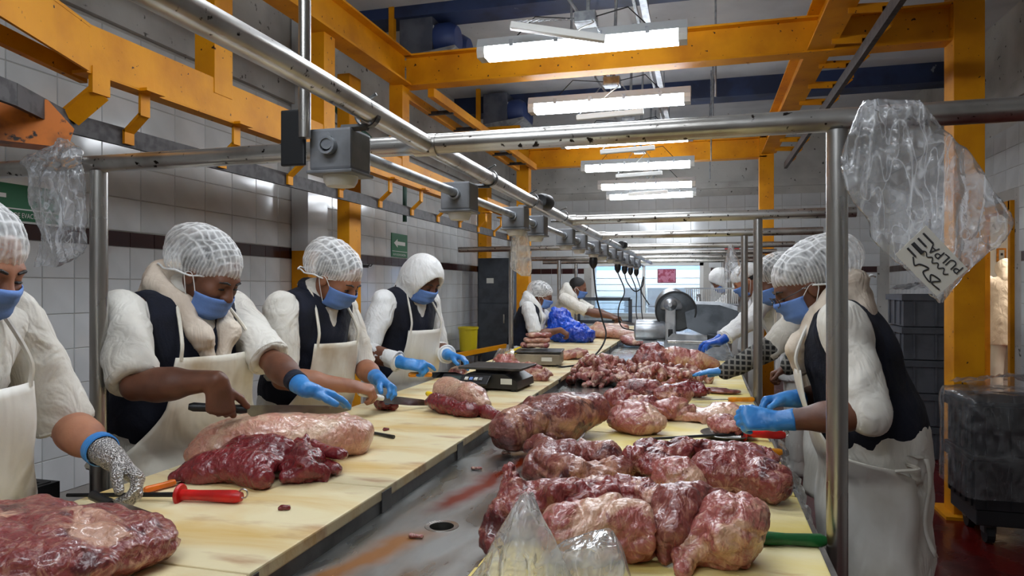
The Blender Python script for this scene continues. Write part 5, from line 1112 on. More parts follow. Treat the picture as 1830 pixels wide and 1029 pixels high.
# ------------------------------------------------------------------ knives, steels and hand tools
mat('blade', (176, 178, 180), .22, 1., c2=(140, 142, 146), ns=14.)
mat('iron_rod', (58, 58, 60), .4, .9)
for nm, c in (('handle_red', (206, 24, 22)), ('handle_orange', (232, 116, 22)), ('handle_amber', (236, 148, 20)), ('handle_yellow', (238, 202, 24)), ('handle_green', (20, 92, 42))): mat(nm, c, .35, c2=tuple(int(v * .85) for v in c), ns=20.)
def knife(name, label, butt, guard, tip, hm, w=.03, hr=.0125, edge=(0, 0, -1), cat='knife', curve=.0):
    butt, guard, tip = Vector(butt), Vector(guard), Vector(tip); ax = (tip - guard).normalized(); e = Vector(edge); e = (e - ax * e.dot(ax)).normalized(); n = ax.cross(e)
    base = Vector((guard.x, guard.y, min(butt.z, guard.z, tip.z))); o = empty(name, base, label, cat)
    h = MB(); hd = (guard - butt); pts = [butt, butt + hd * .08, butt + hd * .3, butt + hd * .6, butt + hd * .9, guard]; h.tube(pts, [hr * .7, hr * 1.05, hr, hr * .92, hr * 1.1, hr * .9], 12).build('handle', hm, o, smooth=True)
    L = (tip - guard).length; prof = [(-.0, -w * .35), (L * .3, -w * .38), (L * .75, -w * .3), (L, w * .1 - curve), (L * .85, w * .42), (L * .5, w * .6), (.012, w * .6), (0, w * .3)]
    MB().prism(prof, -.0011, .0011, guard, ax, e).build('blade', 'blade', o); return o
def steel(name, label, butt, guard, tip, hm, rm='iron_rod'):
    butt, guard, tip = Vector(butt), Vector(guard), Vector(tip); o = empty(name, (guard.x, guard.y, min(guard.z, tip.z)), label, 'sharpening steel'); d = guard - butt; ax = d.normalized()
    MB().tube([butt, butt + d * .1, butt + d * .35, butt + d * .7, butt + d * .95, guard], [.011, .0155, .0145, .0125, .013, .013], 14).build('handle', hm, o, smooth=True)
    MB().lathe([(0, -.005), (.024, -.005), (.027, 0), (.024, .005), (0, .005)], 20, guard, ax).build('guard', hm, o, smooth=True)
    MB().tube([guard, tip], [.0062, .0045], 10).build('rod', rm, o, smooth=True)
    x, y, z = frame_from(ax); c = butt - ax * .004 + Vector((0, 0, .008)); MB().tube([c + ax * (.011 * math.cos(t)) + Vector((0, 0, 1)) * (.011 * math.sin(t)) for t in [k * math.pi / 6 for k in range(13)]], .002, 6, False).build('hanging_ring', 'steel', o, smooth=True); return o
knife('slicing_knife', 'long slicing knife with black handle over the pale beef round', dep(337, 727, 1.97), dep(442, 732, 2.02), dep(628, 731, 2.2), 'black_plastic', .034, .0125)
steel('sharpening_steel', 'red handled sharpening steel lying by the dark beef flap', atz(432, 888, .917), atz(322, 884, .917), atz(120, 885, .908), 'handle_red')
knife('boning_knife', 'orange handled knife pointing at the dark beef flap', atz(258, 876, .912), atz(312, 862, .912), atz(350, 850, .91), 'handle_orange', .014, .0085, (1, 0, 0))
knife('boning_knife', 'dark blade held in the chain mail glove behind the huge beef round', (-1.34, 1.27, .95), (-1.25, 1.235, .945), (-1.05, 1.2, .93), 'black_plastic', .03, .011, (.2, -.3, -1))
o = MB(); o.tube([atz(636, 768, .908), atz(704, 781, .908)], [.005, .0065], 8); tag(o.build('sharpening_rod', 'steel_dark', smooth=True), 'plain grey sharpening rod lying past the pale beef round', 'sharpening rod')
knife('butcher_knife', 'pale blade held by the trimming worker over the board', (-1.33, 2.52, 1.0), (-1.27, 2.62, .965), (-1.13, 2.85, .915), 'white_plastic', .034, .011, (.3, 0, -1))
knife('boning_knife', 'yellow handled knife stuck behind the silvery roast', (-1.2, 2.92, .945), (-1.12, 2.88, .935), (-.98, 2.84, .91), 'handle_yellow', .022, .0115, (0, 0, -1))
knife('butcher_knife', 'amber handled knife in the glove of the hooded worker', (-1.42, 3.22, .985), (-1.33, 3.3, .98), (-1.24, 3.52, .96), 'handle_amber', .03, .0125)
steel('sharpening_steel', 'red handled sharpening steel on the third right board', (.285, 2.655, .893), (.145, 2.61, .9), (-.19, 2.52, .88), 'handle_red')
knife('boning_knife', 'orange handled knife beside the big ham', (.25, 2.4, .888), (.12, 2.385, .887), (-.03, 2.33, .882), 'handle_amber', .02, .0115, (0, 1, 0))
knife('boning_knife', 'amber handled knife on the board near the plaid sleeved worker', (.24, 3.5, .888), (.12, 3.48, .886), (-.05, 3.44, .882), 'handle_amber', .02, .0115, (0, 1, 0))
knife('boning_knife', 'green handled knife lying by the round pork roast', (.252, 1.59, .886), (.12, 1.57, .886), (-.03, 1.56, .882), 'handle_green', .022, .0135, (0, 1, 0))
knife('butcher_knife', 'knife with black handle in the hand of the far worker in beanie', (-1.0, 8.0, 1.05), (-.9, 8.02, 1.03), (-.68, 8.04, 1.0), 'black_plastic', .03, .012)
o = MB(); o.lathe([(0, .003), (.07, .004), (.095, .016), (.098, .018), (.096, .02), (.07, .008), (0, .006)], 32, (.09, 2.66, ZR)); tag(o.build('steel_dish', 'steel', smooth=True), 'shallow steel dish under the piece cut by the worker in glasses', 'dish')

# ------------------------------------------------------------------ scales
mat('display', (60, 72, 70), .2); mat('label_white', (214, 214, 206), .5); mat('scale_black', (34, 35, 38), .4, c2=(26, 27, 30), ns=10.)
def rotb(cx, cy, a): return lambda x, y, z: Vector((cx + x * math.cos(a) - y * math.sin(a), cy + x * math.sin(a) + y * math.cos(a), z))
c = (-1.05, 3.48); a = R(-4); T = rotb(*c, a)
o = empty('price_scale', (c[0], c[1], ZL), 'black electronic price scale with empty weighing plate', 'scale')
Mz = Euler((0, 0, a))
s = MB(); pr = [(-.17, .012), (.17, .012), (.165, .05), (.1, .085), (-.1, .085), (-.17, .05)]
s.prism(pr, -.15, .12, T(0, 0, ZL), (math.cos(a), math.sin(a), 0), (0, 0, 1)); s.build('body', 'scale_black', o)
s = MB(); s.prism([(-.15, .012), (.15, .012), (.15, .06), (-.15, .03)], 0., .05, T(-.0, -.12, ZL), (math.cos(a), math.sin(a), 0), (0, 0, 1))
s = MB(); s.box(T(-.02, -.0, ZL + .092), (.12, .12, .016), Mz); s.build('plate_support', 'black_plastic', o)
s = MB(); s.box(T(.01, .03, ZL + .108), (.34, .27, .012), Mz, .003); s.build('weighing_plate', 'steel_dark', o)
kp = MB(); kp.box(T(-.1, -.155, ZL + .055), (.26, .07, .012), Euler((R(32), 0, a)), .003); kp.build('keypad', 'black_plastic', o)
kp = MB(); kp.box(T(-.16, -.157, ZL + .062), (.075, .03, .004), Euler((R(32), 0, a))); kp.build('screen', 'display', o)
for k in range(4): MB().box(T(-.09 + .026 * k, -.16, ZL + .063), (.018, .02, .005), Euler((R(32), 0, a))).build('key', ('label_white', 'mask_blue', 'label_white', 'box_grey')[k], o)
MB().box(T(.11, -.121, ZL + .05), (.06, .003, .028), Mz).build('rating_label', 'label_white', o)
for x in (-.14, .14):
    for y in (-.1, .12): MB().lathe([(.0, 0), (.016, 0), (.016, .014), (0, .014)], 12, T(x, y, ZL)).build('foot', 'rubber', o)
c = (-1.06, 4.58); a = R(6); T = rotb(*c, a); Mz = Euler((0, 0, a))
o = empty('bench_scale', (c[0], c[1], ZL), 'beige bench scale loaded with pork slabs', 'scale')
mat('scale_beige', (164, 156, 138), .45, .3, c2=(140, 132, 116), ns=8.)
MB().box(T(0, 0, ZL + .048), (.3, .24, .072), Mz, .006).build('body', 'scale_beige', o)
MB().box(T(0, 0, ZL + .096), (.31, .26, .012), Mz, .003).build('weighing_plate', 'steel_dark', o)
MB().box(T(.06, -.122, ZL + .05), (.07, .003, .026), Mz).build('rating_label', 'label_white', o)
for x in (-.12, .12):
    for y in (-.09, .09): MB().lathe([(.0, 0), (.016, 0), (.016, .014), (0, .014)], 12, T(x, y, ZL)).build('foot', 'rubber', o)

# ------------------------------------------------------------------ meat slicer
mat('cast_alu', (190, 194, 198), .35, .8, c2=(160, 164, 170), ns=10.); mat('alu_dark', (84, 88, 92), .35, .8, c2=(66, 70, 74), ns=6.)
sx, sy, sz = -.6, 6.5, ZT + .001
o = empty('meat_slicer', (sx + .4, sy, sz), 'large grey meat slicer with round blade on the steel table', 'slicer')
def q(x, y, z): return (sx + x, sy + y, sz + z)
MB().prism([(.27, 0), (.8, 0), (.8, .05), (.76, .1), (.6, .16), (.34, .17), (.27, .1)], -.16, .16, q(0, 0, 0), (1, 0, 0), (0, 0, 1)).build('base', 'cast_alu', o)
MB().lathe([(0, 0), (.08, 0), (.098, .015), (.1, .06), (.1, .26), (.085, .28), (0, .28)], 28, q(.0, -.02, .19), (1, 0, 0)).build('motor', 'cast_alu', o, smooth=True)
MB().bb(*[v for v in (q(.08, 0, 0)[0], q(.2, 0, 0)[0], q(0, -.08, 0)[1], q(0, .08, 0)[1], q(0, 0, 0)[2], q(0, 0, .1)[2])]).build('motor_foot', 'cast_alu', o)
MB().box(q(.325, -.05, .21), (.095, .13, .4), ch=.012).build('post', 'cast_alu', o)
MB().box(q(.325, -.122, .16), (.04, .02, .1), ch=.006).build('switch', 'black_plastic', o)
MB().lathe([(.0, -.02), (.165, -.02), (.175, -.01), (.175, .004), (.0, .012)], 40, q(.37, -.06, .37), (0, -1, 0)).build('blade_disc', 'alu_dark', o, smooth=True)
MB().lathe([(.168, -.012), (.182, -.012), (.186, .0), (.182, .012), (.168, .012)], 40, q(.37, -.062, .37), (0, -1, 0)).build('blade_guard', 'black_plastic', o, smooth=True)
s = SDF(); s.ell(q(.33, .03, .39), (.155, .1, .19), None, .02).cap(q(.33, -.02, .4), q(.33, .1, .4), .1, .09, .05).half(q(0, 0, .38), (0, 0, -1), .01); V, F = s.mesh(.012); finish('blade_cover', V, F, 'cast_alu', o, True)
MB().lathe([(0, .0), (.06, 0), (.05, .04), (.03, .06), (.018, .09), (0, .09)], 20, q(.325, -.1, .43), (0, -1, 0)).build('hub', 'cast_alu', o, smooth=True)
MB().prism([(.44, .44), (.75, .43), (.9, .38), (.96, .3), (.9, .2), (.76, .15), (.62, .16), (.47, .22)], -.012, .012, q(0, -.1, 0), (1, 0, 0), (0, .12, .99)).build('carriage_plate', 'alu_dark', o)
MB().prism([(.44, .44), (.75, .43), (.9, .38), (.9, .42), (.75, .46), (.44, .465)], -.06, .012, q(0, -.1, 0), (1, 0, 0), (0, .12, .99)).build('carriage_rim', 'cast_alu', o)
MB().box(q(.7, -.12, .12), (.12, .1, .12), ch=.02).build('carriage_arm', 'alu_dark', o)
MB().bb(q(.3, 0, 0)[0], q(.78, 0, 0)[0], q(0, -.2, 0)[1], q(0, -.15, 0)[1], q(0, 0, .09)[2], q(0, 0, .115)[2], .006).build('slide_rail', 'steel', o)
for k in range(26): MB().box(q(.46 + k * .018, .14, .5), (.008, .012, .14)).build('guard_bar', 'white_plastic', o)
MB().box(q(.68, .14, .575), (.48, .014, .014)).build('guard_top', 'cast_alu', o); MB().box(q(.68, .14, .43), (.48, .014, .014)).build('guard_bottom', 'cast_alu', o)
MB().tube([q(.57, .1, .44), q(.57, .1, .5)], [.026, .016], 12).lathe([(0, 0), (.02, .004), (.02, .02), (0, .026)], 14, q(.57, .1, .5)).build('clamp_knob', 'cast_alu', o, smooth=True)

# ------------------------------------------------------------------ bags and films
film('bag_film', dens=.2, bs=16., bump=.4, crease=.45, rough=.2); film('bag_front', dens=.5, dens2=.66, bs=9., bump=.3, crease=.35, rough=.18); film('bag_milky', (238, 234, 224), dens=.6, dens2=.8, bs=18.); film('wrap_film', dens=.12, bs=10., bump=.5, crease=.1)
mat('bag_blue', (14, 84, 214), .25, c2=(8, 60, 186), ns=7., coat=.5, bump=.5, bs=26., fold=.7, fs=16.)
def crumple(P, amp, sc, sd):
    n1 = 1 - 2 * np.abs(vnoise(P, sc, sd)); n2 = 1 - 2 * np.abs(vnoise(P + n1[:, None] * .03, sc * 2.3, sd + 4)); return amp * (n1 * .65 + n2 * .35)
def bag(name, label, rows, puff, m, sd=0, amp=.012, nu=70, nv=100, X=(1, 0, 0), parent=None, cat='plastic bag'):
    """two crumpled film layers joined at the sides; rows = (left point, right point) from the top down"""
    Lp = spline([r[0] for r in rows], 10); Rp = spline([r[1] for r in rows], 10); n = len(Lp); Y = Vector(X).cross(Vector((0, 0, 1))); V = []; 
    for j in range(nv):
        f = j / (nv - 1) * (n - 1); i = min(int(f), n - 2); t = f - i; a = Lp[i].lerp(Lp[i + 1], t); b = Rp[i].lerp(Rp[i + 1], t)
        for k in range(2 * nu):
            u = k / nu if k < nu else (2 * nu - k) / nu; side = 1 if k < nu else -1
            V.append(a.lerp(b, u) + Y * (side * puff * (math.sin(math.pi * u) ** .7) * (.35 + .65 * math.sin(math.pi * min(1, j / (nv - 1) * 1.05)))))
    V = np.array([tuple(v) for v in V]); sdv = np.tile(np.r_[np.ones(nu), -np.ones(nu)], nv)
    c = crumple(V * np.array((1.5, 1.5, .6)) + sdv[:, None] * .37, amp, 13., sd) + crumple(V + sdv[:, None] * .2, amp * .3, 34., sd + 2); V = V + np.array(Y)[None] * c[:, None]; V[:, 2] += crumple(V, amp * .4, 20, sd + 7)
    w = 2 * nu; F = np.array([(j * w + k, j * w + (k + 1) % w, (j + 1) * w + (k + 1) % w, (j + 1) * w + k) for j in range(nv - 1) for k in range(w)])
    o = finish(name, V, F, m, parent, True)
    if parent is None: tag(o, label, cat)
    return o
def prow(y, xl, xr, Y): return (aty(xl, y, Y), aty(xr, y, Y))
rb = empty('plastic_bag', aty(1650, 360, 1.61), 'clear plastic bag with a handwritten paper label tied to the right crossbar', 'plastic bag')
bag('film', '', [prow(183, 1540, 1640, 1.6), prow(205, 1530, 1660, 1.6), prow(240, 1515, 1690, 1.6), prow(290, 1502, 1742, 1.6), prow(345, 1512, 1775, 1.6), prow(395, 1548, 1806, 1.6), prow(430, 1556, 1796, 1.6), prow(465, 1595, 1752, 1.6), prow(505, 1638, 1712, 1.6), prow(544, 1674, 1682, 1.6)], .018, 'bag_film', 3, .014, parent=rb)
mat('paper', (206, 202, 192), .7); mat('ink', (44, 44, 48), .7)
lx = [(1600, 455), (1655, 403), (1730, 481), (1674, 530)]; lp = [aty(x, y, 1.565) for x, y in lx]
ex = (lp[2] - lp[1]).normalized(); ey = (lp[0] - lp[1]).normalized()
lab = MB().add([tuple(v) for v in lp] + [tuple(v + Vector((0, .0015, 0))) for v in lp], [(0, 3, 2, 1), (4, 5, 6, 7), (0, 1, 5, 4), (1, 2, 6, 5), (2, 3, 7, 6), (3, 0, 4, 7)]).build('paper_label', 'paper', rb)
def text(body, org, X, Y, size, m, name, parent, squash=1.):
    cu = bpy.data.curves.new('t', 'FONT'); cu.body = body; cu.size = 1.; cu.extrude = 0.; ob = bpy.data.objects.new('t', cu); col.objects.link(ob)
    dg = bpy.context.evaluated_depsgraph_get(); me = bpy.data.meshes.new_from_object(ob.evaluated_get(dg)); bpy.data.objects.remove(ob)
    X, Y, org = Vector(X).normalized(), Vector(Y).normalized(), Vector(org); V = [org + X * (v.co.x * size * squash) + Y * (v.co.y * size) for v in me.vertices]; F = [tuple(p.vertices) for p in me.polygons]
    return finish(name, V, F, m, parent)
W_, H_ = (lp[2] - lp[1]).length, (lp[0] - lp[1]).length; up_ = Vector((0, -.002, 0))
# handwriting and print reading from the lower right, upside down
text('PULPA', lp[2] + ey * H_ * .06 - ex * W_ * .05 + up_, -ex * .9 + ey * .12, ey, .026, 'ink', 'handwriting', lab)
def scribble(u0, v0, pts, r=.0011):
    MB().tube(spline([lp[1] + ex * W_ * (u0 + u) + ey * H_ * (v0 + v) + up_ for u, v in pts], 5), r, 5).build('handwriting', 'ink', lab)
scribble(.72, .42, [(.12, 0), (.06, .08), (.0, -.02), (-.07, .08), (-.13, 0), (-.2, .09), (-.26, 0), (-.33, .08), (-.4, .02), (-.46, .07)])
scribble(.85, .72, [(.08, .1), (-.1, .12), (-.02, -.06), (-.2, .0), (-.12, .14), (-.32, .1), (-.3, -.06), (-.45, .02), (-.5, .13), (-.62, .02)], .0014)
for k in range(4): MB().box(lp[1] + ex * W_ * (.12 + .0 * k) + ey * H_ * (.2 + k * .16) + up_, (.0012, .0012, .0012)).tube([lp[1] + ex * W_ * .06 + ey * H_ * (.18 + k * .17) + up_, lp[1] + ex * W_ * (.3 - .04 * (k % 2)) + ey * H_ * (.18 + k * .17) + up_], .0042 if k == 2 else .002, 5).build('print_block', 'ink', lab)
bag('plastic_bag', 'crumpled clear plastic bag slung over the left crossbar', [prow(250, 112, 122, 1.655), prow(270, 85, 148, 1.64), prow(290, 40, 150, 1.63), prow(315, 58, 152, 1.61), prow(360, 60, 156, 1.62), prow(410, 74, 157, 1.63), prow(450, 70, 156, 1.63), prow(478, 66, 110, 1.63)], .032, 'bag_film', 9, .015)
bag('plastic_bag', 'milky plastic bag hanging from a socket box over the far scales', [prow(412, 918, 942, 2.86), prow(430, 914, 946, 2.86), prow(460, 913, 950, 2.86), prow(480, 914, 952, 2.86), prow(494, 932, 948, 2.86)], .02, 'bag_milky', 14, .008, 20, 30)
bag('plastic_bag', 'small clear bag knotted to a far crossbar on the right', [prow(438, 1302, 1310, 4.9), prow(455, 1298, 1316, 4.9), prow(480, 1294, 1326, 4.9), prow(505, 1296, 1326, 4.9)], .03, 'bag_film', 17, .012, 20, 30)
bag('plastic_bag', 'clear bag of the near right corner standing over the pork loin', [prow(884, 934, 952, 1.17), prow(910, 915, 965, 1.16), prow(950, 893, 985, 1.16), prow(1000, 865, 1010, 1.15), prow(1040, 838, 1025, 1.15), prow(1090, 820, 1030, 1.15), prow(1150, 820, 1030, 1.15)], .04, 'bag_front', 21, .011)
bag('plastic_bag', 'second clear bag peak before the cut face of the pork loin', [prow(946, 1078, 1096, 1.22), prow(962, 1030, 1104, 1.21), prow(985, 985, 1114, 1.2), prow(1040, 975, 1130, 1.2), prow(1100, 970, 1140, 1.2), prow(1150, 970, 1140, 1.2)], .035, 'bag_front', 23, .011)
def sheet(name, label, pts, m, sd, amp, nu=30, nv=30, cat='plastic film'):
    P = [[Vector(p) for p in r] for r in pts]; rows = [spline(r, 8) for r in P]; cols = [spline([rows[j][i] for j in range(len(rows))], 8) for i in range(len(rows[0]))]
    nu = len(cols); nv = len(cols[0]); V = np.array([tuple(cols[i][j]) for j in range(nv) for i in range(nu)]); F = np.array([(j * nu + i, j * nu + i + 1, (j + 1) * nu + i + 1, (j + 1) * nu + i) for j in range(nv - 1) for i in range(nu - 1)])
    Nv = vnormals(V, F); V = V + Nv * (crumple(V, amp, 11., sd) + crumple(V, amp * .4, 27., sd + 1))[:, None]; o = finish(name, V, F, m, None, True); tag(o, label, cat); return o
sheet('plastic_film', 'clear plastic film hanging off the right table edge', [[(.255, 1.75, .87), (.262, 2.05, .87), (.258, 2.45, .87)], [(.31, 1.76, .78), (.3, 2.05, .76), (.31, 2.42, .8)], [(.3, 1.78, .62), (.33, 2.05, .56), (.32, 2.38, .66)]], 'bag_film', 31, .02)
sheet('plastic_film', 'clear plastic film caught on the table edge beside the gloved hands', [[(.255, 2.75, .88), (.26, 3.0, .89), (.26, 3.25, .87)], [(.3, 2.76, .82), (.32, 3.0, .83), (.3, 3.22, .8)], [(.3, 2.8, .68), (.33, 3.0, .66), (.32, 3.2, .7)]], 'bag_film', 33, .02)
meat('plastic_sack', 'bright blue plastic sack of meat before the far worker', lambda s: s.ell((-1.27, 6.62, 1.0), (.2, .16, .12), None, .06).ell((-1.33, 6.62, 1.1), (.11, .12, .12), None, .05).ell((-1.1, 6.6, .97), (.12, .13, .09), None, .05).cap((-1.35, 6.56, 1.15), (-1.37, 6.54, 1.22), .07, .03, .05), .01, 'bag_blue', .016, 16, .02, 7., zl, 80, None, 'sack', lumps=10, lr=.05)
bag('plastic_bag', 'clear bag with yellow packing beside the beige scale', [((-1.36, 4.62, 1.0), (-1.25, 4.6, 1.0)), ((-1.38, 4.6, .96), (-1.23, 4.58, .97)), ((-1.4, 4.58, .905), (-1.22, 4.56, .91))], .03, 'bag_film', 41, .012, 20, 20)
o = MB().box((-1.28, 4.72, .985), (.14, .03, .03), Euler((0, R(-8), R(12))), .006).build('yellow_packet', 'handle_yellow'); tag(o, 'bright yellow packet standing behind the pork strip heap', 'packet'); o.location.z -= .062; o.scale.z = 2.4

# ------------------------------------------------------------------ crates
mat('crate_black', (30, 31, 35), .5, c2=(24, 25, 28), ns=6.); mat('crate_grey', (74, 76, 82), .5, c2=(62, 64, 70), ns=6.)
def crate(x0, x1, y0, y1, z, h, m, label, group, lid=False, nr=5):
    o = empty('crate', ((x0 + x1) / 2, (y0 + y1) / 2, z), label, 'crate', group); t = .018
    MB().bb(x0, x1, y0, y1, z + .001, z + .02).bb(x0, x0 + t, y0, y1, z + .02, z + h).bb(x1 - t, x1, y0, y1, z + .02, z + h).bb(x0 + t, x1 - t, y0, y0 + t, z + .02, z + h).bb(x0 + t, x1 - t, y1 - t, y1, z + .02, z + h).build('tub', m, o)
    e = .016; b = MB(); zt = z + h - .002
    b.bb(x0 - e, x0, y0 - e, y1 + e, zt - .05, zt).bb(x1, x1 + e, y0 - e, y1 + e, zt - .05, zt).bb(x0, x1, y0 - e, y0, zt - .05, zt).bb(x0, x1, y1, y1 + e, zt - .05, zt); b.build('rim', m, o)
    for k in range(nr):
        f = (k + .5) / nr; yy = y0 + (y1 - y0) * f; xx = x0 + (x1 - x0) * f
        MB().bb(x0 - .01, x0, yy - .008, yy + .008, z + .01, zt - .05).build('rib', m, o); MB().bb(xx - .008, xx + .008, y0 - .01, y0, z + .01, zt - .05).build('rib', m, o)
    if lid: MB().bb(x0 - e, x1 + e, y0 - e, y1 + e, zt + .001, zt + .025, .005).build('lid', m, o)
    return o
nth = ['bottom', 'second', 'third', 'fourth', 'fifth']
for k in range(5): crate(1.62, 2.1, 6.45, 6.95, k * .275, .268, 'crate_grey', 'grey plastic crate, %s from the floor in the tall stack by the yellow column' % nth[k], 'tall grey crate stack', nr=3)
DZ0 = .2
for k in range(2): crate(1.45, 2.05, 4.36, 4.8, DZ0 + k * .3, .272, 'crate_black', 'black lidded crate, %s of two wrapped in film beside the doorway' % ('lower', 'upper')[k], 'film wrapped black crates', True)
for k in range(3): crate(-2.14, -1.86, 1.34, 1.62, k * .285, .278, 'crate_black', 'black crate, %s of the stack behind the worker with chain mail glove' % ('bottom', 'middle', 'top')[k], 'black crates behind the left workers', nr=3)
o = empty('dolly', (1.75, 4.58, 0), 'low black wheeled dolly under the film wrapped crates', 'dolly'); MB().bb(1.46, 2.04, 4.37, 4.79, .11, .195, .006).build('platform', 'crate_black', o)
for x in (1.54, 1.96):
    for y in (4.44, 4.72): MB().lathe([(0, -.02), (.05, -.02), (.05, .02), (0, .02)], 16, (x, y, .051), (1, 0, 0)).build('wheel', 'rubber', o); MB().bb(x - .03, x + .03, y - .03, y + .03, .06, .112).build('caster_fork', 'steel_dark', o)
s = SDF(); s.box((1.75, 4.58, .5), (.335, .255, .32), None, .03, .01); V, F = s.mesh(.028); Nv = vnormals(V, F); V = V + Nv * (crumple(V, .012, 7., 51) + crumple(V, .006, 17., 52) + .006)[:, None]; keep_ = V[F].mean(1)[:, 2] > .26; F = F[keep_]; tag(finish('plastic_wrap', V, F, 'wrap_film', None, True), 'clear plastic wrap around the two black crates', 'plastic wrap')
sheet('plastic_film', 'clear plastic film heaped on the wrapped black crates', [[(1.44, 4.34, .84), (1.75, 4.33, .86), (2.06, 4.34, .84)], [(1.46, 4.58, .86), (1.75, 4.56, .91), (2.05, 4.57, .87)], [(1.45, 4.82, .84), (1.75, 4.82, .87), (2.06, 4.82, .84)]], 'wrap_film', 61, .03)
sheet('plastic_film', 'crumpled clear film on top of the tall grey crate stack', [[(1.62, 6.45, 1.385), (1.85, 6.45, 1.42), (2.08, 6.45, 1.39)], [(1.62, 6.7, 1.41), (1.85, 6.7, 1.46), (2.08, 6.7, 1.42)], [(1.62, 6.92, 1.39), (1.85, 6.92, 1.42), (2.08, 6.92, 1.39)]], 'wrap_film', 63, .025)
# cabinet, bins and stands at the far left
o = empty('metal_cabinet', (-2.75, 9.3, 0), 'tall dark grey metal cabinet by the left wall', 'cabinet')
MB().bb(-2.98, -2.52, 9.1, 9.55, 0, 1.83, .006).build('body', 'cabinet_grey', o); MB().bb(-2.96, -2.54, 9.085, 9.1, .06, 1.2).build('door', 'cabinet_grey', o); MB().bb(-2.96, -2.54, 9.085, 9.1, 1.22, 1.8).build('door', 'cabinet_grey', o)
MB().box((-2.8, 9.08, 1.52), (.1, .006, .07)).build('sticker', 'label_white', o); MB().box((-2.6, 9.075, 1.0), (.02, .02, .12)).build('handle', 'steel', o)
mat('bin_yellow', (206, 186, 24), .45)
o = empty('stool', (-2.95, 8.6, 0), 'dark low stool under the yellow bin', 'stool')
MB().bb(-3.12, -2.78, 8.45, 8.78, .55, .6, .004).build('seat', 'black_plastic', o)
for x in (-3.08, -2.82):
    for y in (8.5, 8.73): MB().tube([(x, y, 0), (x, y, .55)], .018, 8).build('leg', 'steel_dark', o)
o = empty('bin', (-2.95, 8.6, .601), 'yellow plastic bin on the dark stool', 'bin')
MB().lathe([(0, 0), (.11, 0), (.125, .3), (.12, .3), (.108, .01), (0, .01)], 24, (-2.95, 8.6, .602)).build('tub', 'bin_yellow', o, smooth=True); MB().lathe([(.124, .28), (.135, .28), (.135, .31), (.12, .31)], 24, (-2.95, 8.6, .602)).build('rim', 'bin_yellow', o, smooth=True)
o = empty('pallet_truck', (-2.6, 7.6, 0), 'yellow pallet truck parked by the left wall', 'pallet truck')
MB().bar((-2.9, 7.2, .62), (-2.35, 8.3, .7), .05, .05).build('handle_bar', 'yellow_paint', o); MB().bb(-2.9, -2.8, 7.0, 8.0, .05, .12).build('fork', 'yellow_paint', o); MB().bb(-2.55, -2.45, 7.0, 8.0, .05, .12).build('fork', 'yellow_paint', o); MB().bb(-2.95, -2.4, 8.0, 8.2, .05, .45).build('mast', 'yellow_paint', o); MB().tube([(-2.4, 8.2, .4), (-2.36, 8.28, .7)], .02, 8).build('tiller', 'dark_iron', o)
for y in (7.1, 7.9):
    for x in (-2.85, -2.5): MB().lathe([(0, -.03), (.04, -.03), (.04, .03), (0, .03)], 14, (x, y, .041), (1, 0, 0)).build('wheel', 'rubber', o)
# ------------------------------------------------------------------ signs
def sign(name, label, y0, y1, z0, z1): return empty(name, (XL, (y0 + y1) / 2, z0), label, 'sign')
sY, sZ = (0, 1, 0), (0, 0, 1)
o = sign('evacuation_sign', 'green evacuation route sign on the tiled wall', 2.44, 2.84, 1.75, 2.02); xf = XL + .012
MB().bb(XL + .002, xf, 2.4, 2.84, 1.735, 1.99).build('plate', 'white', o); MB().bb(xf, xf + .002, 2.41, 2.83, 1.805, 1.92).build('upper_field', 'sign_green', o); MB().bb(xf, xf + .002, 2.41, 2.83, 1.745, 1.798).build('lower_field', 'sign_green', o)
text('RUTA DE EVACUACIÓN', (xf + .004, 2.507, 1.76), sY, sZ, .034, 'white', 'lettering', o, .74)
MB().prism([(0, .03), (.05, .06), (.05, .04), (.12, .04), (.12, .02), (.05, .02), (.05, 0)], 0, .002, (xf + .002, 2.42, 1.83), sY, sZ).build('arrow', 'white', o)
o = sign('arrow_sign', 'small green sign with a white left arrow on the tiled wall', 6.8, 7.15, 1.75, 2.0)
MB().bb(XL + .002, xf, 6.79, 7.19, 1.755, 2.01).build('plate', 'sign_green', o); MB().prism([(0, .045), (.09, .09), (.09, .065), (.29, .065), (.29, .025), (.09, .025), (.09, 0)], 0, .002, (xf, 6.84, 1.86), sY, sZ).build('arrow', 'white', o)
MB().bb(xf, xf + .002, 6.8, 7.18, 1.815, 1.82).build('divider', 'white', o); text('RUTA DE EVACUACIÓN', (xf + .002, 6.82, 1.772), sY, sZ, .03, 'white', 'lettering', o, 1.)
mat('poster_pink', (206, 130, 156), .6, c2=(170, 70, 96), ns=22., lo=.5, hi=.6); mat('poster_border', (120, 40, 56), .6); mat('sign_red', (178, 28, 30), .5)
o = empty('poster', (-.5, YB - .02, 1.5), 'pink printed notice hung on the end window', 'poster')
a, b = aty(1175, 481, YB + .05), aty(1208, 506, YB + .05)
MB().bb(a.x, b.x, YB + .054, YB + .0605, b.z, a.z).build('border', 'poster_border', o); MB().bb(a.x + .012, b.x - .012, YB + .051, YB + .054, b.z + .012, a.z - .012).build('print', 'poster_pink', o)
o = empty('wall_sign', (.45, YB - .02, 2.), 'small red and white sign high on the end wall', 'sign'); a, b = aty(1295, 434, YB - .01), aty(1321, 446, YB - .01)
MB().bb(a.x, b.x, YB - .012, YB - .002, b.z, a.z).build('plate', 'sign_red', o)
for k in range(3): MB().bb(a.x + .03 + k * .075, a.x + .07 + k * .075, YB - .014, YB - .012, b.z + .03, a.z - .03).build('symbol', 'white', o)
o = empty('wall_notice', (4.0, 12.98, 1.9), 'orange bordered notice on the wall of the room beyond the doorway', 'notice'); a, b = aty(1781, 444, 12.98), aty(1798, 468, 12.98)
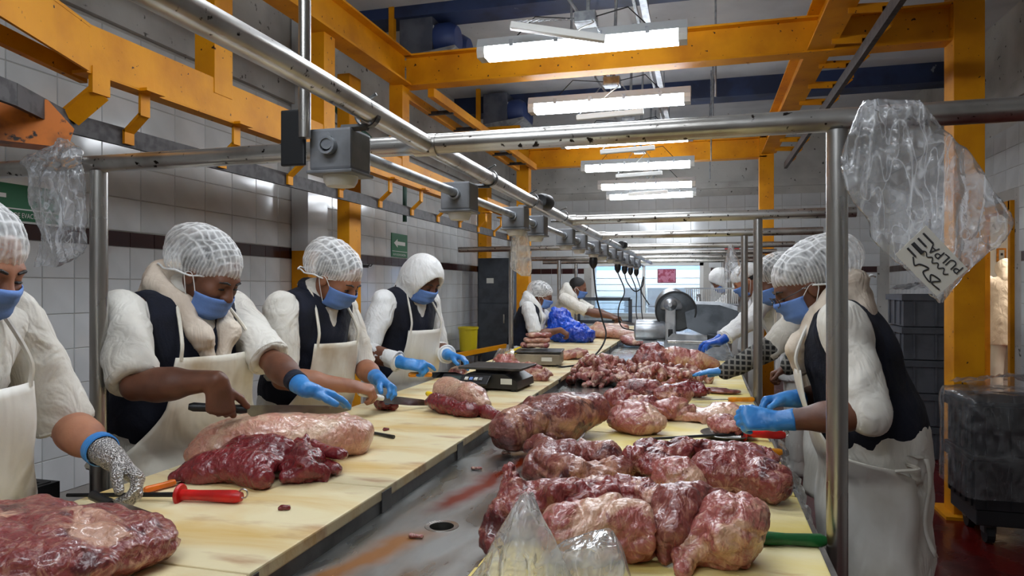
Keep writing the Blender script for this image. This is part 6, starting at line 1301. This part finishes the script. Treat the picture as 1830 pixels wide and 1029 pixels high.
MB().bb(a.x, b.x, 12.97, 12.99, b.z, a.z).build('border', 'handle_amber', o); MB().bb(a.x + .03, b.x - .03, 12.962, 12.97, b.z + .03, a.z - .03).build('sheet', 'label_white', o)
MB().bb(a.x + .05, b.x - .05, 12.96, 12.962, b.z + .1, b.z + .14).build('print', 'ink', o)
for k, y in enumerate((5.95, 6.2)):
    o = MB(); z = 1.62; o.bb(XL, XL + .01, y - .06, y + .06, z, z + .03); [o.tube([(XL + .008, y + d, z + .02), (XL + .05, y + d, z + .015), (XL + .07, y + d, z + .04)], .005, 6) for d in (-.03, .03)]; tag(o.build('coat_hook', 'dark_iron'), 'double coat hook under the brown tile band, nearer the %s' % ('white wall column', 'arrow sign')[k], 'hook', 'coat hooks')
# ------------------------------------------------------------------ power cords
def cord(label, pts, plug, r=.006):
    o = empty('power_cord', pts[-1], label, 'power cord'); MB().tube(spline(pts, 8), r, 8).build('cable', 'rubber', o, smooth=True)
    p = Vector(plug); MB().lathe([(0, 0), (.022, 0), (.03, -.012), (.03, -.05), (.02, -.07), (.009, -.085), (0, -.085)], 16, p).build('plug', 'black_plastic', o, smooth=True); return o
zs = ZO - .07
cord('black power cord dropping along the trough to the beige scale', [(XC, 5.0, zs - .08), dep(1066, 530, 4.98), dep(1076, 570, 4.95), dep(1083, 598, 4.9), dep(1072, 625, 4.78), dep(1045, 648, 4.56), (-.86, 4.4, .912), (-.92, 4.46, .912)], (XC, 5.0, zs))
cord('black power cord hanging slack to the slicer motor', [(XC, 6.5, zs - .08), dep(1116, 520, 6.6), dep(1107, 545, 6.6), dep(1105, 565, 6.6), dep(1112, 585, 6.6), (-.6, 6.45, 1.03)], (XC, 6.5, zs))
cord('looped black power cord beside the slicer blade', [(XC, 7.1, zs - .08), dep(1121, 505, 6.95), dep(1135, 521, 6.95), dep(1148, 512, 7.0), dep(1150, 495, 7.05), dep(1146, 520, 6.9), dep(1160, 545, 6.75)], (XC, 7.1, zs))
cord('straight black power cord behind the slicer', [(XC, 7.7, zs - .08), dep(1137, 520, 7.5), dep(1137, 560, 7.4), (-.62, 7.25, .99)], (XC, 7.7, zs))
cord('last black power cord before the end window', [(XC, 8.4, zs - .08), dep(1145, 520, 8.3), dep(1147, 560, 8.2), (-.62, 8.1, .86)], (XC, 8.4, zs))
# objects by the end window
o = empty('glazed_case', (-1.35, 10.4, .9), 'dark framed clear case at the far end of the table', 'case')
a, b = aty(1040, 534, 10.5), aty(1130, 600, 10.5); x0, x1, z1 = a.x, b.x, a.z; z0 = ZL
for p0, p1 in (((x0, z1), (x1, z1)), ((x1, z0), (x1, z1)), ((x0, z0), (x0, z1)), ((x0, z0 + .02), (x1, z0 + .02))): MB().bar((p0[0], 10.2, p0[1]), (p1[0], 10.2, p1[1]), .05, .04, (0, 1, 0)).build('frame', 'cabinet_grey', o)
MB().bb(x0, x1, 10.2, 10.206, z0, z1).build('pane', 'glass', o)
for k in range(3):
    o = empty('white_crate', (-1.2 + k * .42, 13.2, 0), 'white plastic crate stack beyond the window, %s one' % ('left of the mullion', 'behind the mullion', 'right of the mullion')[k], 'crate', 'white crates beyond the window')
    for j in range(4): MB().bb(-1.4 + k * .42, -1.02 + k * .42, 13.0, 13.4, j * .36, j * .36 + .35, .01).build('tub', 'white_plastic', o)
